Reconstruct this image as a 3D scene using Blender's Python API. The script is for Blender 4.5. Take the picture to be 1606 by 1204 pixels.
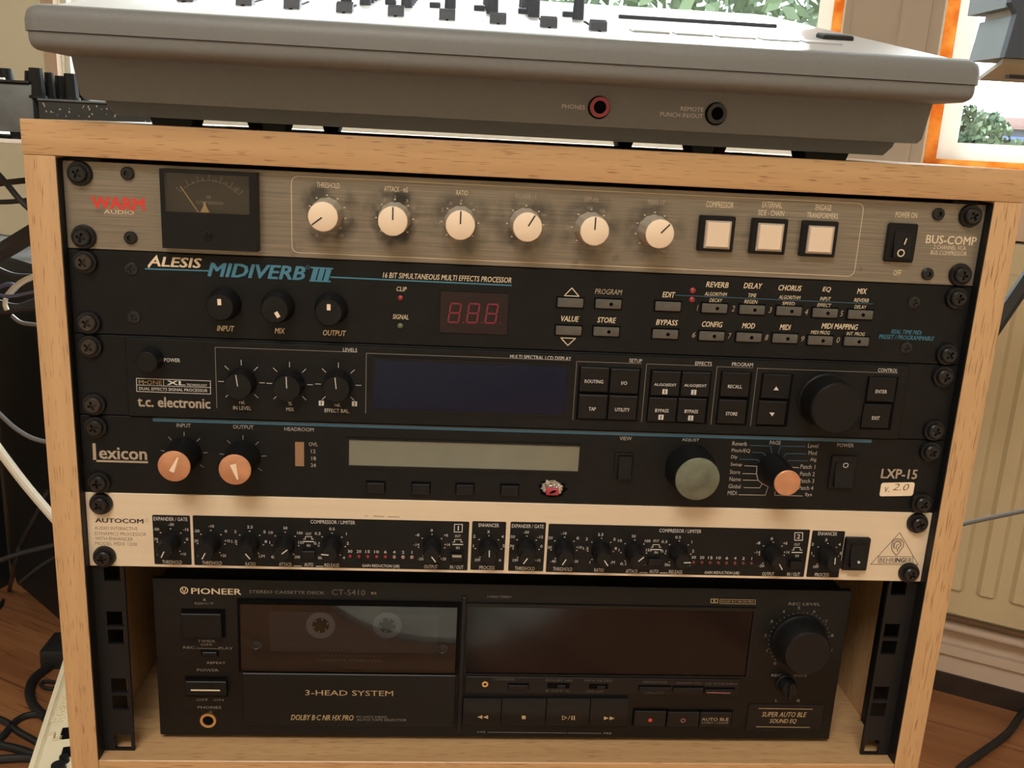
import bpy, bmesh, math, random
from mathutils import Vector, Matrix, noise
random.seed(7)
for o in list(bpy.data.objects): bpy.data.objects.remove(o)
scene = bpy.context.scene
COL = scene.collection
FLOOR = 870.0                      # rack coordinates are millimetres, z = 0 at the top of the first rack unit
def M(p): return Vector((p[0] / 1000.0, p[1] / 1000.0, (p[2] + FLOOR) / 1000.0))

# ------------------------------------------------------------------ camera
F = 1480.0
CC = Vector((-45.872278, -498.626387, 23.255773))
RR = ((0.9969390923514445, -0.05977150410473279, 0.0503965617729623),
      (0.0333803418496193, -0.25748235606202136, -0.9657062643965572),
      (0.0706979414090725, 0.9644325811656347, -0.2546990331091011))
cd = bpy.data.cameras.new('camera'); cam = bpy.data.objects.new('camera', cd); COL.objects.link(cam)
cd.sensor_width = 36.0; cd.lens = F * 36.0 / 1606.0; cd.clip_start = 0.02; cd.clip_end = 200
mw = Matrix.Identity(4); cl = M(CC)
for i in range(3):
    mw[i][0] = RR[0][i]; mw[i][1] = -RR[1][i]; mw[i][2] = -RR[2][i]; mw[i][3] = cl[i]
cam.matrix_world = mw
scene.camera = cam
scene.view_settings.view_transform = 'Standard'; scene.view_settings.look = 'None'
scene.view_settings.gamma = 1.0; scene.view_settings.use_curve_mapping = False
scene.view_settings.exposure = 0.0
scene.render.film_transparent = False

# ------------------------------------------------------------------ world, sun, added front fill
world = bpy.data.worlds.new('world'); scene.world = world; world.use_nodes = True
bg = world.node_tree.nodes['Background']; bg.inputs[0].default_value = (0.86, 0.94, 1.0, 1); bg.inputs[1].default_value = 8.0
sl = bpy.data.lights.new('sun', 'SUN'); sl.energy = 16.0; sl.angle = math.radians(0.6); sl.color = (1.0, 0.97, 0.92)
so = bpy.data.objects.new('sun', sl); COL.objects.link(so); so.location = (3, 6, 6)
so.rotation_euler = Vector((0.35, 0.94, 0.62)).to_track_quat('Z', 'Y').to_euler()
def area(name, p, target, sx, sy, watts, colr):
    l = bpy.data.lights.new(name, 'AREA'); l.shape = 'RECTANGLE'; l.size = sx; l.size_y = sy; l.energy = watts; l.color = colr
    o = bpy.data.objects.new(name, l); COL.objects.link(o); o.location = M(p)
    o.rotation_euler = (M(p) - M(target)).to_track_quat('Z', 'Y').to_euler(); return o
area('front_fill_light', (-350, -1250, 1560), (-150, -500, -200), 0.9, 0.9, 42.0, (1.0, 0.94, 0.85))  # unseen fill light added to brighten the rack front

# ------------------------------------------------------------------ pixel of the photograph -> point on a plane
def ray(u, v):
    a, b = (u - 803) / F, (v - 602) / F
    return Vector(tuple(RR[0][i] * a + RR[1][i] * b + RR[2][i] for i in range(3)))
def P(u, v, Y=0.0):
    d = ray(u, v); return CC + d * ((Y - CC.y) / d.y)
def PZ(u, v, Z):
    d = ray(u, v); return CC + d * ((Z - CC.z) / d.z)
def pxmm(u, v, Y=0.0): return (P(u + 2, v, Y).x - P(u - 2, v, Y).x) / 4.0
def pymm(u, v, Y=0.0): return (P(u, v - 2, Y).z - P(u, v + 2, Y).z) / 4.0

# ------------------------------------------------------------------ materials
MATS = {}
def base_mat(name):
    m = bpy.data.materials.new(name); m.use_nodes = True; MATS[name] = m
    return m, m.node_tree.nodes, m.node_tree.links, m.node_tree.nodes['Principled BSDF']
def mat(name, c, rough=0.5, metal=0.0, spec=0.5, emit=0, noise_amt=0.0, nscale=60.0, stretch=(1, 1, 1), bump=0.0):
    m, N, L, b = base_mat(name)
    b.inputs['Base Color'].default_value = (*c, 1); b.inputs['Roughness'].default_value = rough
    b.inputs['Metallic'].default_value = metal; b.inputs['Specular IOR Level'].default_value = spec
    if emit:
        b.inputs['Emission Color'].default_value = (*c, 1); b.inputs['Emission Strength'].default_value = emit
    if noise_amt or bump:
        tc = N.new('ShaderNodeTexCoord'); mp = N.new('ShaderNodeMapping'); mp.inputs['Scale'].default_value = stretch
        nz = N.new('ShaderNodeTexNoise'); nz.inputs['Scale'].default_value = nscale; nz.inputs['Detail'].default_value = 4
        L.new(tc.outputs['Object'], mp.inputs['Vector']); L.new(mp.outputs[0], nz.inputs['Vector'])
        if noise_amt:
            mr = N.new('ShaderNodeMapRange'); mr.inputs[1].default_value = 0.25; mr.inputs[2].default_value = 0.75
            mr.inputs[3].default_value = 1 - noise_amt; mr.inputs[4].default_value = 1 + noise_amt
            vm = N.new('ShaderNodeVectorMath'); vm.operation = 'SCALE'; vm.inputs[0].default_value = c
            L.new(nz.outputs['Fac'], mr.inputs[0]); L.new(mr.outputs[0], vm.inputs['Scale']); L.new(vm.outputs[0], b.inputs['Base Color'])
        if bump:
            bp = N.new('ShaderNodeBump'); bp.inputs['Strength'].default_value = bump; bp.inputs['Distance'].default_value = 0.0006
            L.new(nz.outputs['Fac'], bp.inputs['Height']); L.new(bp.outputs[0], b.inputs['Normal'])
    return m
def wood(name, c1, c2, fleck, axis, rough=0.45, s=1.0):
    m, N, L, b = base_mat(name); b.inputs['Roughness'].default_value = rough
    tc = N.new('ShaderNodeTexCoord'); oi = N.new('ShaderNodeObjectInfo'); ad = N.new('ShaderNodeVectorMath'); ad.operation = 'MULTIPLY_ADD'
    cb = N.new('ShaderNodeCombineXYZ'); [L.new(oi.outputs['Random'], cb.inputs[i]) for i in range(3)]
    L.new(cb.outputs[0], ad.inputs[0]); ad.inputs[1].default_value = (3.0, 5.0, 7.0); L.new(tc.outputs['Object'], ad.inputs[2])
    def nz(al, ac, det, sc=1.0):
        mp = N.new('ShaderNodeMapping'); v = [ac, ac, ac]; v[axis] = al; mp.inputs['Scale'].default_value = [x * s for x in v]
        n = N.new('ShaderNodeTexNoise'); n.inputs['Scale'].default_value = sc; n.inputs['Detail'].default_value = det
        L.new(ad.outputs[0], mp.inputs['Vector']); L.new(mp.outputs[0], n.inputs['Vector']); return n
    g = nz(6, 160, 3); r = N.new('ShaderNodeValToRGB'); L.new(g.outputs['Fac'], r.inputs[0])
    r.color_ramp.elements[0].color = (*c1, 1); r.color_ramp.elements[1].color = (*c2, 1)
    r.color_ramp.elements[0].position = 0.3; r.color_ramp.elements[1].position = 0.7
    f = nz(75, 1900, 0.0); fr = N.new('ShaderNodeMapRange'); fr.inputs[1].default_value = 0.68; fr.inputs[2].default_value = 0.74
    fr.inputs[3].default_value = 0; fr.inputs[4].default_value = 0.75; L.new(f.outputs['Fac'], fr.inputs[0])
    mx = N.new('ShaderNodeMix'); mx.data_type = 'RGBA'; L.new(fr.outputs[0], mx.inputs['Factor'])
    L.new(r.outputs[0], mx.inputs[6]); mx.inputs[7].default_value = (*fleck, 1); L.new(mx.outputs[2], b.inputs['Base Color'])
    return m
BEECH1, BEECH2, FLECK = (0.49, 0.29, 0.14), (0.57, 0.355, 0.175), (0.22, 0.105, 0.045)
wood('beech_x', BEECH1, BEECH2, FLECK, 0, 0.38); wood('beech_z', BEECH1, BEECH2, FLECK, 2, 0.42)
wood('beech_y', (0.42, 0.32, 0.22), (0.5, 0.39, 0.27), (0.2, 0.14, 0.1), 1, 0.5)
wood('floor_wood', (0.22, 0.085, 0.035), (0.42, 0.19, 0.08), (0.15, 0.06, 0.025), 0, 0.35, 0.12)
mat('black_metal', (0.018, 0.018, 0.018), 0.5, 0, 0.4, noise_amt=0.2, nscale=300)
mat('rail_black', (0.009, 0.009, 0.0095), 0.5, 0, 0.25)
mat('black_panel', (0.0065, 0.0068, 0.007), 0.5, 0, 0.22, noise_amt=0.25, nscale=90)
mat('deck_black', (0.006, 0.006, 0.006), 0.4, 0, 0.25, noise_amt=0.25, nscale=60, stretch=(0.2, 1, 8))
mat('black_plastic', (0.006, 0.006, 0.0065), 0.45, 0, 0.25)
mat('knob_black', (0.006, 0.006, 0.0065), 0.5, 0, 0.25)
mat('void_black', (0.002, 0.002, 0.002), 0.9, 0, 0.1)
mat('screw_black', (0.012, 0.012, 0.012), 0.3, 0.2, 0.5)
mat('screw_bronze', (0.05, 0.042, 0.036), 0.35, 0.6, 0.6)
mat('washer_black', (0.006, 0.006, 0.007), 0.4, 0, 0.4)
mat('ink_cream', (0.72, 0.6, 0.42), 0.6); mat('ink_dim', (0.2, 0.18, 0.15), 0.6); mat('ink_faint', (0.09, 0.085, 0.08), 0.6)
mat('ink_white', (0.62, 0.6, 0.56), 0.6); mat('ink_red', (0.62, 0.045, 0.03), 0.6); mat('ink_blue', (0.05, 0.2, 0.3), 0.6)
mat('ink_deepblue', (0.03, 0.1, 0.16), 0.6); mat('ink_gold', (0.42, 0.3, 0.16), 0.6); mat('ink_black', (0.03, 0.027, 0.024), 0.6)
mat('ink_tan', (0.38, 0.31, 0.23), 0.6); mat('ink_grey', (0.4, 0.37, 0.33), 0.6); mat('ink_brown', (0.1, 0.045, 0.02), 0.7)
mat('ink_pink', (0.45, 0.16, 0.17), 0.6)
mat('cream_panel', (0.69, 0.56, 0.41), 0.4, 0, 0.5, noise_amt=0.05, nscale=30, stretch=(0.2, 1, 6))
mat('knob_white', (0.82, 0.66, 0.5), 0.5); mat('knob_skirt', (0.42, 0.37, 0.3), 0.5)
mat('copper', (0.55, 0.26, 0.14), 0.42, 0.3, 0.5, noise_amt=0.15, nscale=150)
mat('copper_reflection', (0.28, 0.16, 0.09), 0.25)  # level window: a copper reflection painted in as its base colour
mat('olive_cap', (0.13, 0.14, 0.1), 0.5, 0.1, noise_amt=0.35, nscale=120)
mat('lit_button', (0.75, 0.6, 0.46), 0.35); mat('clear_rim', (0.4, 0.34, 0.28), 0.2)
mat('grey_button', (0.085, 0.08, 0.07), 0.4, noise_amt=0.2, nscale=200)
mat('led_red', (0.28, 0.03, 0.035), 0.3); mat('led_dark_red', (0.12, 0.025, 0.02), 0.3); mat('led_green', (0.1, 0.15, 0.07), 0.3)
mat('led_grey', (0.34, 0.2, 0.17), 0.3)
mat('display_red', (0.012, 0.003, 0.006), 0.15); mat('segment_red', (0.2, 0.012, 0.03), 0.4)
mat('lcd_blue', (0.004, 0.008, 0.026), 0.12, 0, 0.35); mat('lcd_green', (0.16, 0.165, 0.125), 0.22, 0, 0.6, noise_amt=0.15, nscale=25)
mat('door_glass', (0.012, 0.015, 0.018), 0.2, 0, 0.3); mat('display_glass', (0.006, 0.004, 0.005), 0.1, 0, 0.2)
mat('meter_face', (0.04, 0.037, 0.034), 0.5, 0, 0.3); mat('needle', (0.8, 0.6, 0.32), 0.4)
mat('cassette_shell', (0.05, 0.053, 0.058), 0.4); mat('cassette_hub', (0.3, 0.28, 0.27), 0.4)
mat('gold_ring', (0.8, 0.5, 0.22), 0.3, 0.9); mat('sticker', (0.82, 0.68, 0.5), 0.7)
mat('foil', (0.42, 0.4, 0.36), 0.35, 0.8, noise_amt=0.5, nscale=400); mat('torn_red', (0.4, 0.03, 0.05), 0.4)
mat('mixer_grey', (0.165, 0.168, 0.166), 0.5, 0, 0.4, noise_amt=0.04, nscale=500); mat('mixer_top', (0.42, 0.43, 0.44), 0.28, 0, 0.5)
mat('fader_cap', (0.055, 0.064, 0.085), 0.5); mat('jack_red', (0.35, 0.05, 0.075), 0.4); mat('jack_dark', (0.03, 0.033, 0.038), 0.4)
mat('reflector_pale', (0.8, 0.78, 0.68), 0.9, noise_amt=0.2, nscale=12)
mat('rubber', (0.01, 0.01, 0.011), 0.7)
mat('wall_paint', (0.8, 0.74, 0.58), 0.8, noise_amt=0.03, nscale=5); mat('wall_taupe', (0.42, 0.35, 0.28), 0.8)
mat('ceiling_paint', (0.75, 0.72, 0.66), 0.9); mat('radiator_cream', (0.56, 0.47, 0.3), 0.45, noise_amt=0.06, nscale=12)
mat('skirting', (0.62, 0.5, 0.4), 0.5); mat('baseboard_dark', (0.03, 0.02, 0.016), 0.5, noise_amt=0.3, nscale=30)
mat('white_paint', (0.82, 0.8, 0.75), 0.45); mat('trim_pink', (0.6, 0.43, 0.32), 0.6)
mat('cable_black', (0.015, 0.016, 0.018), 0.5); mat('cable_white', (0.7, 0.66, 0.55), 0.45); mat('cable_grey', (0.12, 0.115, 0.11), 0.5); mat('cable_blue', (0.1, 0.1, 0.2), 0.4)
mat('keyboard_cream', (0.72, 0.62, 0.43), 0.5, noise_amt=0.03, nscale=40); mat('cabinet_black', (0.01, 0.011, 0.012), 0.6)
mat('synth_black', (0.02, 0.024, 0.026), 0.35); mat('grey_case', (0.13, 0.145, 0.15), 0.5, 0.2, noise_amt=0.25, nscale=40)
mat('speaker_side', (0.2, 0.25, 0.28), 0.55); mat('speaker_front', (0.045, 0.06, 0.085), 0.6); mat('speaker_under', (0.4, 0.36, 0.28), 0.6)
mat('leaf', (0.07, 0.105, 0.05), 0.6, noise_amt=0.4, nscale=3); mat('leaf_far', (0.08, 0.11, 0.1), 0.7, noise_amt=0.3, nscale=1)
mat('bark', (0.12, 0.08, 0.05), 0.8); mat('roof_red', (0.055, 0.016, 0.012), 0.9, 0, 0.1); mat('house_wall', (0.07, 0.075, 0.085), 0.8); mat('house_blue', (0.08, 0.12, 0.45), 0.6)
def glass_mat(name, tint, gl):
    m, N, L, b = base_mat(name); N.remove(b); out = N['Material Output']
    t = N.new('ShaderNodeBsdfTransparent'); t.inputs[0].default_value = (*tint, 1); g = N.new('ShaderNodeBsdfGlossy'); g.inputs['Roughness'].default_value = 0.03
    x = N.new('ShaderNodeMixShader'); x.inputs[0].default_value = gl
    L.new(t.outputs[0], x.inputs[1]); L.new(g.outputs[0], x.inputs[2]); L.new(x.outputs[0], out.inputs[0])
glass_mat('window_glass', (0.95, 0.97, 0.96), 0.05); glass_mat('meter_glass', (0.8, 0.76, 0.7), 0.045); glass_mat('smoked_glass', (0.6, 0.63, 0.66), 0.065)
def orange_glow():  # window frame's sunlit glow put into orange colour and translucency
    m, N, L, b = base_mat('frame_orange_glow'); out = N['Material Output']
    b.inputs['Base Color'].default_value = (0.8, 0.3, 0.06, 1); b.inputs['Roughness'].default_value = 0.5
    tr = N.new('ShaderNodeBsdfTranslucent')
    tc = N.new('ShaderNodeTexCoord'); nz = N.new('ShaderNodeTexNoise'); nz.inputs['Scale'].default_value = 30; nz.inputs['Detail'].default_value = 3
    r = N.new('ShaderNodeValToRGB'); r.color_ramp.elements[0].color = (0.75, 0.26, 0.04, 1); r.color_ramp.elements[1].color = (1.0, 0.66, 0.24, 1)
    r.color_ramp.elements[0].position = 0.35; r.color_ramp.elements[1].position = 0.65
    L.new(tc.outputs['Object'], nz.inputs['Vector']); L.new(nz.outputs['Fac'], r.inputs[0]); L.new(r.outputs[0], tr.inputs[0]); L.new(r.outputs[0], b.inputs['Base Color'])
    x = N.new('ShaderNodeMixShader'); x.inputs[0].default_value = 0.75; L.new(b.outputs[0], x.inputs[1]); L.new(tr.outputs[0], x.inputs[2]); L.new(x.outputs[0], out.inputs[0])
orange_glow()
def sash_mat():  # translucency added so the white sash glows from the sky behind
    m, N, L, b = base_mat('sash_white_glow'); out = N['Material Output']; b.inputs['Base Color'].default_value = (0.85, 0.84, 0.8, 1); b.inputs['Roughness'].default_value = 0.4
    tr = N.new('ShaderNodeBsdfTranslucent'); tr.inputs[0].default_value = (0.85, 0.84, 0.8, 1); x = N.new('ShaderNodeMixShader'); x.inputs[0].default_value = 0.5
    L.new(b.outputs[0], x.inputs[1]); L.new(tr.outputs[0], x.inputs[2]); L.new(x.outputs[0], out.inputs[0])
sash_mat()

# ------------------------------------------------------------------ mesh building
class MB:
    def __init__(s): s.v = []; s.f = []
    def add(s, vs, fs):
        b = len(s.v); s.v += [tuple(x) for x in vs]; s.f += [tuple(i + b for i in q) for q in fs]; return s
    def box(s, x0, x1, y0, y1, z0, z1, bev=0, seg=2):
        x0, x1 = min(x0, x1), max(x0, x1); y0, y1 = min(y0, y1), max(y0, y1); z0, z1 = min(z0, z1), max(z0, z1)
        vs = [(x, y, z) for z in (z0, z1) for y in (y0, y1) for x in (x0, x1)]
        fs = [(0, 2, 3, 1), (4, 5, 7, 6), (0, 1, 5, 4), (2, 6, 7, 3), (0, 4, 6, 2), (1, 3, 7, 5)]
        if not bev: return s.add(vs, fs)
        bm = bmesh.new(); bv = [bm.verts.new(v) for v in vs]
        for q in fs: bm.faces.new([bv[i] for i in q])
        bmesh.ops.bevel(bm, geom=bm.edges[:], offset=bev, segments=seg, profile=0.5, affect='EDGES')
        return s.bm(bm)
    def bm(s, bm):
        bm.verts.index_update(); s.add([v.co[:] for v in bm.verts], [[v.index for v in q.verts] for q in bm.faces]); bm.free(); return s
    def lathe(s, cx, cz, prof, seg=32, flute=0, fd=0.0):      # round an axis along y; prof = [(radius, y)] from back to front
        rings = []; vs = []; fs = []
        for k, (r, y) in enumerate(prof):
            for i in range(seg):
                a = 2 * math.pi * i / seg
                rr = r * (1 - fd * (0.5 + 0.5 * math.cos(a * flute))) if flute else r
                vs.append((cx + rr * math.cos(a), y, cz + rr * math.sin(a)))
        n = len(prof)
        for k in range(n - 1):
            for i in range(seg):
                j = (i + 1) % seg; fs.append((k * seg + i, k * seg + j, (k + 1) * seg + j, (k + 1) * seg + i))
        fs.append(tuple((n - 1) * seg + i for i in range(seg))); fs.append(tuple(seg - 1 - i for i in range(seg)))
        return s.add(vs, fs)
    def cylz(s, cx, cy, z0, z1, r0, r1, seg=20):
        vs = [(cx + r * math.cos(2 * math.pi * i / seg), cy + r * math.sin(2 * math.pi * i / seg), z) for (r, z) in ((r0, z0), (r1, z1)) for i in range(seg)]
        fs = [(i, (i + 1) % seg, seg + (i + 1) % seg, seg + i) for i in range(seg)] + [tuple(range(seg, 2 * seg)), tuple(range(seg - 1, -1, -1))]
        return s.add(vs, fs)
    def prism_y(s, pts, y0, y1):                              # outline in x, z (anticlockwise seen from the front); y0 front, y1 back
        n = len(pts); vs = [(x, y0, z) for x, z in pts] + [(x, y1, z) for x, z in pts]
        fs = [tuple(range(n)), tuple(range(2 * n - 1, n - 1, -1))] + [(i, n + i, n + (i + 1) % n, (i + 1) % n) for i in range(n)]
        return s.add(vs, fs)
    def prism_x(s, pts, x0, x1):                              # outline in y, z
        n = len(pts); vs = [(x0, y, z) for y, z in pts] + [(x1, y, z) for y, z in pts]
        fs = [tuple(range(n - 1, -1, -1)), tuple(range(n, 2 * n))] + [(i, (i + 1) % n, n + (i + 1) % n, n + i) for i in range(n)]
        return s.add(vs, fs)
    def ring_y(s, cx, cz, r0, r1, y0, y1, seg=28): # flat ring with thickness
        pr = [(r1, y1), (r1, y0), (r0, y0), (r0, y1)]; vs = []; fs = []
        for r, y in pr:
            for i in range(seg):
                a = 2 * math.pi * i / seg; vs.append((cx + r * math.cos(a), y, cz + r * math.sin(a)))
        for k in range(4):
            for i in range(seg):
                j = (i + 1) % seg; q = (k + 1) % 4; fs.append((k * seg + i, k * seg + j, q * seg + j, q * seg + i))
        return s.add(vs, fs)
    def frame_y(s, outer, inner, y0, y1):                     # two outlines of equal length, x,z
        n = len(outer); vs = [(x, y0, z) for x, z in outer] + [(x, y0, z) for x, z in inner] + [(x, y1, z) for x, z in outer] + [(x, y1, z) for x, z in inner]
        fs = []
        for i in range(n):
            j = (i + 1) % n
            fs += [(i, j, n + j, n + i), (i, 2 * n + i, 2 * n + j, j), (n + i, n + j, 3 * n + j, 3 * n + i), (2 * n + i, 3 * n + i, 3 * n + j, 2 * n + j)]
        return s.add(vs, fs)
    def tube(s, pts, r, seg=10, sub=6):
        pts = [Vector(p) for p in pts]
        if sub > 1 and len(pts) > 2:
            q = [pts[0] * 2 - pts[1]] + pts + [pts[-1] * 2 - pts[-2]]; o = []
            for i in range(1, len(q) - 2):
                for k in range(sub):
                    t = k / sub; a, b, c, d = q[i - 1:i + 3]
                    o.append(0.5 * ((2 * b) + (c - a) * t + (2 * a - 5 * b + 4 * c - d) * t * t + (3 * b - a - 3 * c + d) * t ** 3))
            pts = o + [pts[-1]]
        vs = []; fs = []; n = len(pts)
        for i, p in enumerate(pts):
            t = (pts[min(i + 1, n - 1)] - pts[max(i - 1, 0)]).normalized()
            a = t.cross(Vector((0, 0, 1)) if abs(t.z) < 0.9 else Vector((1, 0, 0))).normalized(); b = t.cross(a)
            for k in range(seg):
                w = 2 * math.pi * k / seg; vs.append(p + (a * math.cos(w) + b * math.sin(w)) * r)
        for i in range(n - 1):
            for k in range(seg):
                j = (k + 1) % seg; fs.append((i * seg + k, i * seg + j, (i + 1) * seg + j, (i + 1) * seg + k))
        fs += [tuple(range(seg - 1, -1, -1)), tuple((n - 1) * seg + k for k in range(seg))]
        return s.add(vs, fs)
    def ribbon(s, pts, w, y, closed=False):                   # flat printed line, points are x, z
        n = len(pts)
        for i in range(n if closed else n - 1):
            a = Vector(pts[i]); b = Vector(pts[(i + 1) % n]); d = (b - a)
            if d.length < 1e-6: continue
            d.normalize(); q = Vector((-d.y, d.x)) * w / 2; e = d * w * 0.25
            c = [a - e - q, b + e - q, b + e + q, a - e + q]; s.add([(p.x, y - 0.012 * (i % 2), p.y) for p in c], [(0, 1, 2, 3)])
        return s
    def quad(s, pts, y): return s.add([(x, y, z) for x, z in pts], [tuple(range(len(pts)))])

WL = {}
def root(name, loc, label, cat, group=None):
    o = bpy.data.objects.new(name, None); COL.objects.link(o); o.empty_display_size = 0.02
    o.location = M(loc); WL[o] = Vector(loc); o['label'] = label; o['category'] = cat
    if group: o['group'] = group
    return o
def smooth(me, ang=35):
    bm = bmesh.new(); bm.from_mesh(me); bmesh.ops.recalc_face_normals(bm, faces=bm.faces[:])
    for e in bm.edges: e.smooth = len(e.link_faces) == 2 and e.calc_face_angle(0) < math.radians(ang)
    for f in bm.faces: f.smooth = True
    bm.to_mesh(me); bm.free()
def mk(name, mb, m, local=Vector((0, 0, 0)), sm=True, recalc=True):
    me = bpy.data.meshes.new(name)
    me.from_pydata([((v[0] - local[0]) / 1000, (v[1] - local[1]) / 1000, (v[2] - local[2]) / 1000) for v in mb.v], [], mb.f)
    me.materials.append(MATS[m])
    if sm: smooth(me)
    return me
def part(name, mb, m, parent, label=None, loc=None, sm=True):  # mesh given in rack millimetres; loc = the part's own origin
    loc = Vector(loc) if loc is not None else WL[parent]
    o = bpy.data.objects.new(name, mk(name, mb, m, loc, sm)); COL.objects.link(o); o.parent = parent
    o.location = (loc - WL[parent]) / 1000; WL[o] = loc
    if label: o['label'] = label
    return o
def inst(name, me, loc, parent, rot=None, label=None):         # shared mesh placed at a rack position
    o = bpy.data.objects.new(name, me); COL.objects.link(o); o.parent = parent; loc = Vector(loc)
    o.location = (loc - WL[parent]) / 1000; WL[o] = loc
    if rot is not None: o.rotation_euler = rot
    if label: o['label'] = label
    return o
def single(name, mb, m, label, cat, group=None, loc=(0, 0, 0), sm=True):
    o = bpy.data.objects.new(name, mk(name, mb, m, Vector(loc), sm)); COL.objects.link(o); o.location = M(loc); WL[o] = Vector(loc)
    if label: o['label'] = label; o['category'] = cat
    if group: o['group'] = group
    return o
def struct(name, mb, m, loc=(0, 0, 0)):
    o = single(name, mb, m, None, None, None, loc); o['kind'] = 'structure'; return o

# ------------------------------------------------------------------ room shell, along the wall's own axes
A30 = math.radians(30); EW = Vector((math.cos(A30), -math.sin(A30), 0)); NW = Vector((-math.sin(A30), -math.cos(A30), 0)); W0 = Vector((888, 878, 0))
def wp(s, o, z): q = W0 + EW * s + NW * o; return Vector((q.x, q.y, z))
def wbox(mb, s0, s1, o0, o1, z0, z1):
    vs = [wp(s, o, z) for z in (z0, z1) for o in (o0, o1) for s in (s0, s1)]
    return mb.add(vs, [(0, 2, 3, 1), (4, 5, 7, 6), (0, 1, 5, 4), (2, 6, 7, 3), (0, 4, 6, 2), (1, 3, 7, 5)])
S0, S1, OD, ZC = -3000, 1500, 3600, 1650
W1 = (-2172, -374, 14, 1250); W2 = (-224, 900, 4, 1250)
mb = MB()
for (a, b, z0, z1) in ((S0, W1[0], -FLOOR, ZC), (W1[0], W1[1], -FLOOR, W1[2]), (W1[0], W1[1], W1[3], ZC), (W1[1], W2[0], -FLOOR, ZC),
                       (W2[0], W2[1], -FLOOR, W2[2]), (W2[0], W2[1], W2[3], ZC), (W2[1], S1, -FLOOR, ZC)):
    wbox(mb, a, b, -160, 0, z0, z1)
struct('wall_back', mb, 'wall_paint')
struct('wall_left', wbox(MB(), S0 - 100, S0, -160, OD, -FLOOR, ZC), 'wall_paint')
struct('wall_right', wbox(MB(), S1, S1 + 100, -160, OD, -FLOOR, ZC), 'wall_paint')
struct('wall_front', wbox(MB(), S0, S1, OD, OD + 100, -FLOOR, ZC), 'wall_paint')
struct('ceiling', wbox(MB(), S0 - 100, S1 + 100, -160, OD + 100, ZC, ZC + 80), 'ceiling_paint')
# floor boards, the ones in view as planks of their own, the rest as one slab beneath
fl = struct('floor', wbox(MB(), S0, S1, 0, OD, -FLOOR - 60, -FLOOR - 0.6), 'floor_wood')
plank_cache = {}
k = 0
for (sa, sb, oa, ob) in ((-400, 900, 0, 600), (-2200, -500, 0, 1400)):
    o_ = oa
    while o_ < ob:
        s_ = sa - (k * 370) % 900
        while s_ < sb:
            p0, p1 = max(s_, sa), min(s_ + 1180, sb); ln = round(p1 - p0)
            if ln > 20:
                if ln not in plank_cache: plank_cache[ln] = mk('floor_plank', MB().box(0.6, ln - 0.6, -119.4, -0.6, -0.5, 0), 'floor_wood')
                inst('floor_plank', plank_cache[ln], wp(p0, o_, -FLOOR), fl, (0, 0, -A30))
            s_ += 1180
        o_ += 120; k += 1
bb = struct('baseboard_back', wbox(MB(), S0, S1, 0.5, 14, -FLOOR, -834), 'baseboard_dark')
struct('trim_1', wbox(wbox(MB(), S0, S1, 0.5, 9, -834, -730), S0, S1, 9, 20, -795, -778), 'skirting')
struct('trim_2', wbox(MB(), W1[0] - 46, W1[0] - 2, 0.5, 14, -200, 1330), 'trim_pink')
mb = MB(); wbox(mb, W1[1] + 4, W1[1] + 16, 0.5, 8, -95, 1330); wbox(mb, W1[1] + 16, W2[0] - 2, 0.5, 12, -95, 1330); wbox(mb, W1[1] + 88, W2[0] - 20, 12, 18, -95, 1330)
struct('trim_3', mb, 'wall_taupe')
mb = MB(); wbox(mb, -1500, 1400, 0.5, 46, -92, -4); struct('trim_4', mb, 'trim_pink')
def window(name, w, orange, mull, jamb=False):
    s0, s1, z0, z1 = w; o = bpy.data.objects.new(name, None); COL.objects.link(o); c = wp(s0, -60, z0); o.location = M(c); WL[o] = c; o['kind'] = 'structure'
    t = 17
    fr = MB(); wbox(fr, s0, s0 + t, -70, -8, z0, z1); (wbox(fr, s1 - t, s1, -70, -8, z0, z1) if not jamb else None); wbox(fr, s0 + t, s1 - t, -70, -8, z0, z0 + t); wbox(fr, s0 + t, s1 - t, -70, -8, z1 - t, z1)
    part('frame', fr, 'frame_orange_glow' if orange else 'white_paint', o, 'frame edge tinted translucent orange for a sunlit glow' if orange else None)
    if jamb: part('jamb', wbox(MB(), s1 - t, s1, -70, -8, z0, z1), 'frame_orange_glow', o, 'frame edge tinted translucent orange for a sunlit glow')
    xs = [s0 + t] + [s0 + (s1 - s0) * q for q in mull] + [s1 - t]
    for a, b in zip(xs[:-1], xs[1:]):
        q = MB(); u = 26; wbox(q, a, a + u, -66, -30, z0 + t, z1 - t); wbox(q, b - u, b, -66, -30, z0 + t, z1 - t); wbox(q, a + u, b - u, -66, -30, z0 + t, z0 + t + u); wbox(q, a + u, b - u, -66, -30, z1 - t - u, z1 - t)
        sa = part('sash', q, 'sash_white_glow', o)
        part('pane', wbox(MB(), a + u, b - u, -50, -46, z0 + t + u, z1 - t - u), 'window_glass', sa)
    l = bpy.data.lights.new(name + '_portal', 'AREA'); l.shape = 'RECTANGLE'; l.size = (s1 - s0) / 1000; l.size_y = (z1 - z0) / 1000; l.cycles.is_portal = True
    lo = bpy.data.objects.new(name + '_portal', l); COL.objects.link(lo); cc = wp((s0 + s1) / 2, -150, (z0 + z1) / 2); lo.location = M(cc)
    lo.rotation_euler = (-NW).to_track_quat('Z', 'Y').to_euler()
window('window_1', W1, False, (0.2, 0.52), True); window('window_2', W2, True, (0.5,))

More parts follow.
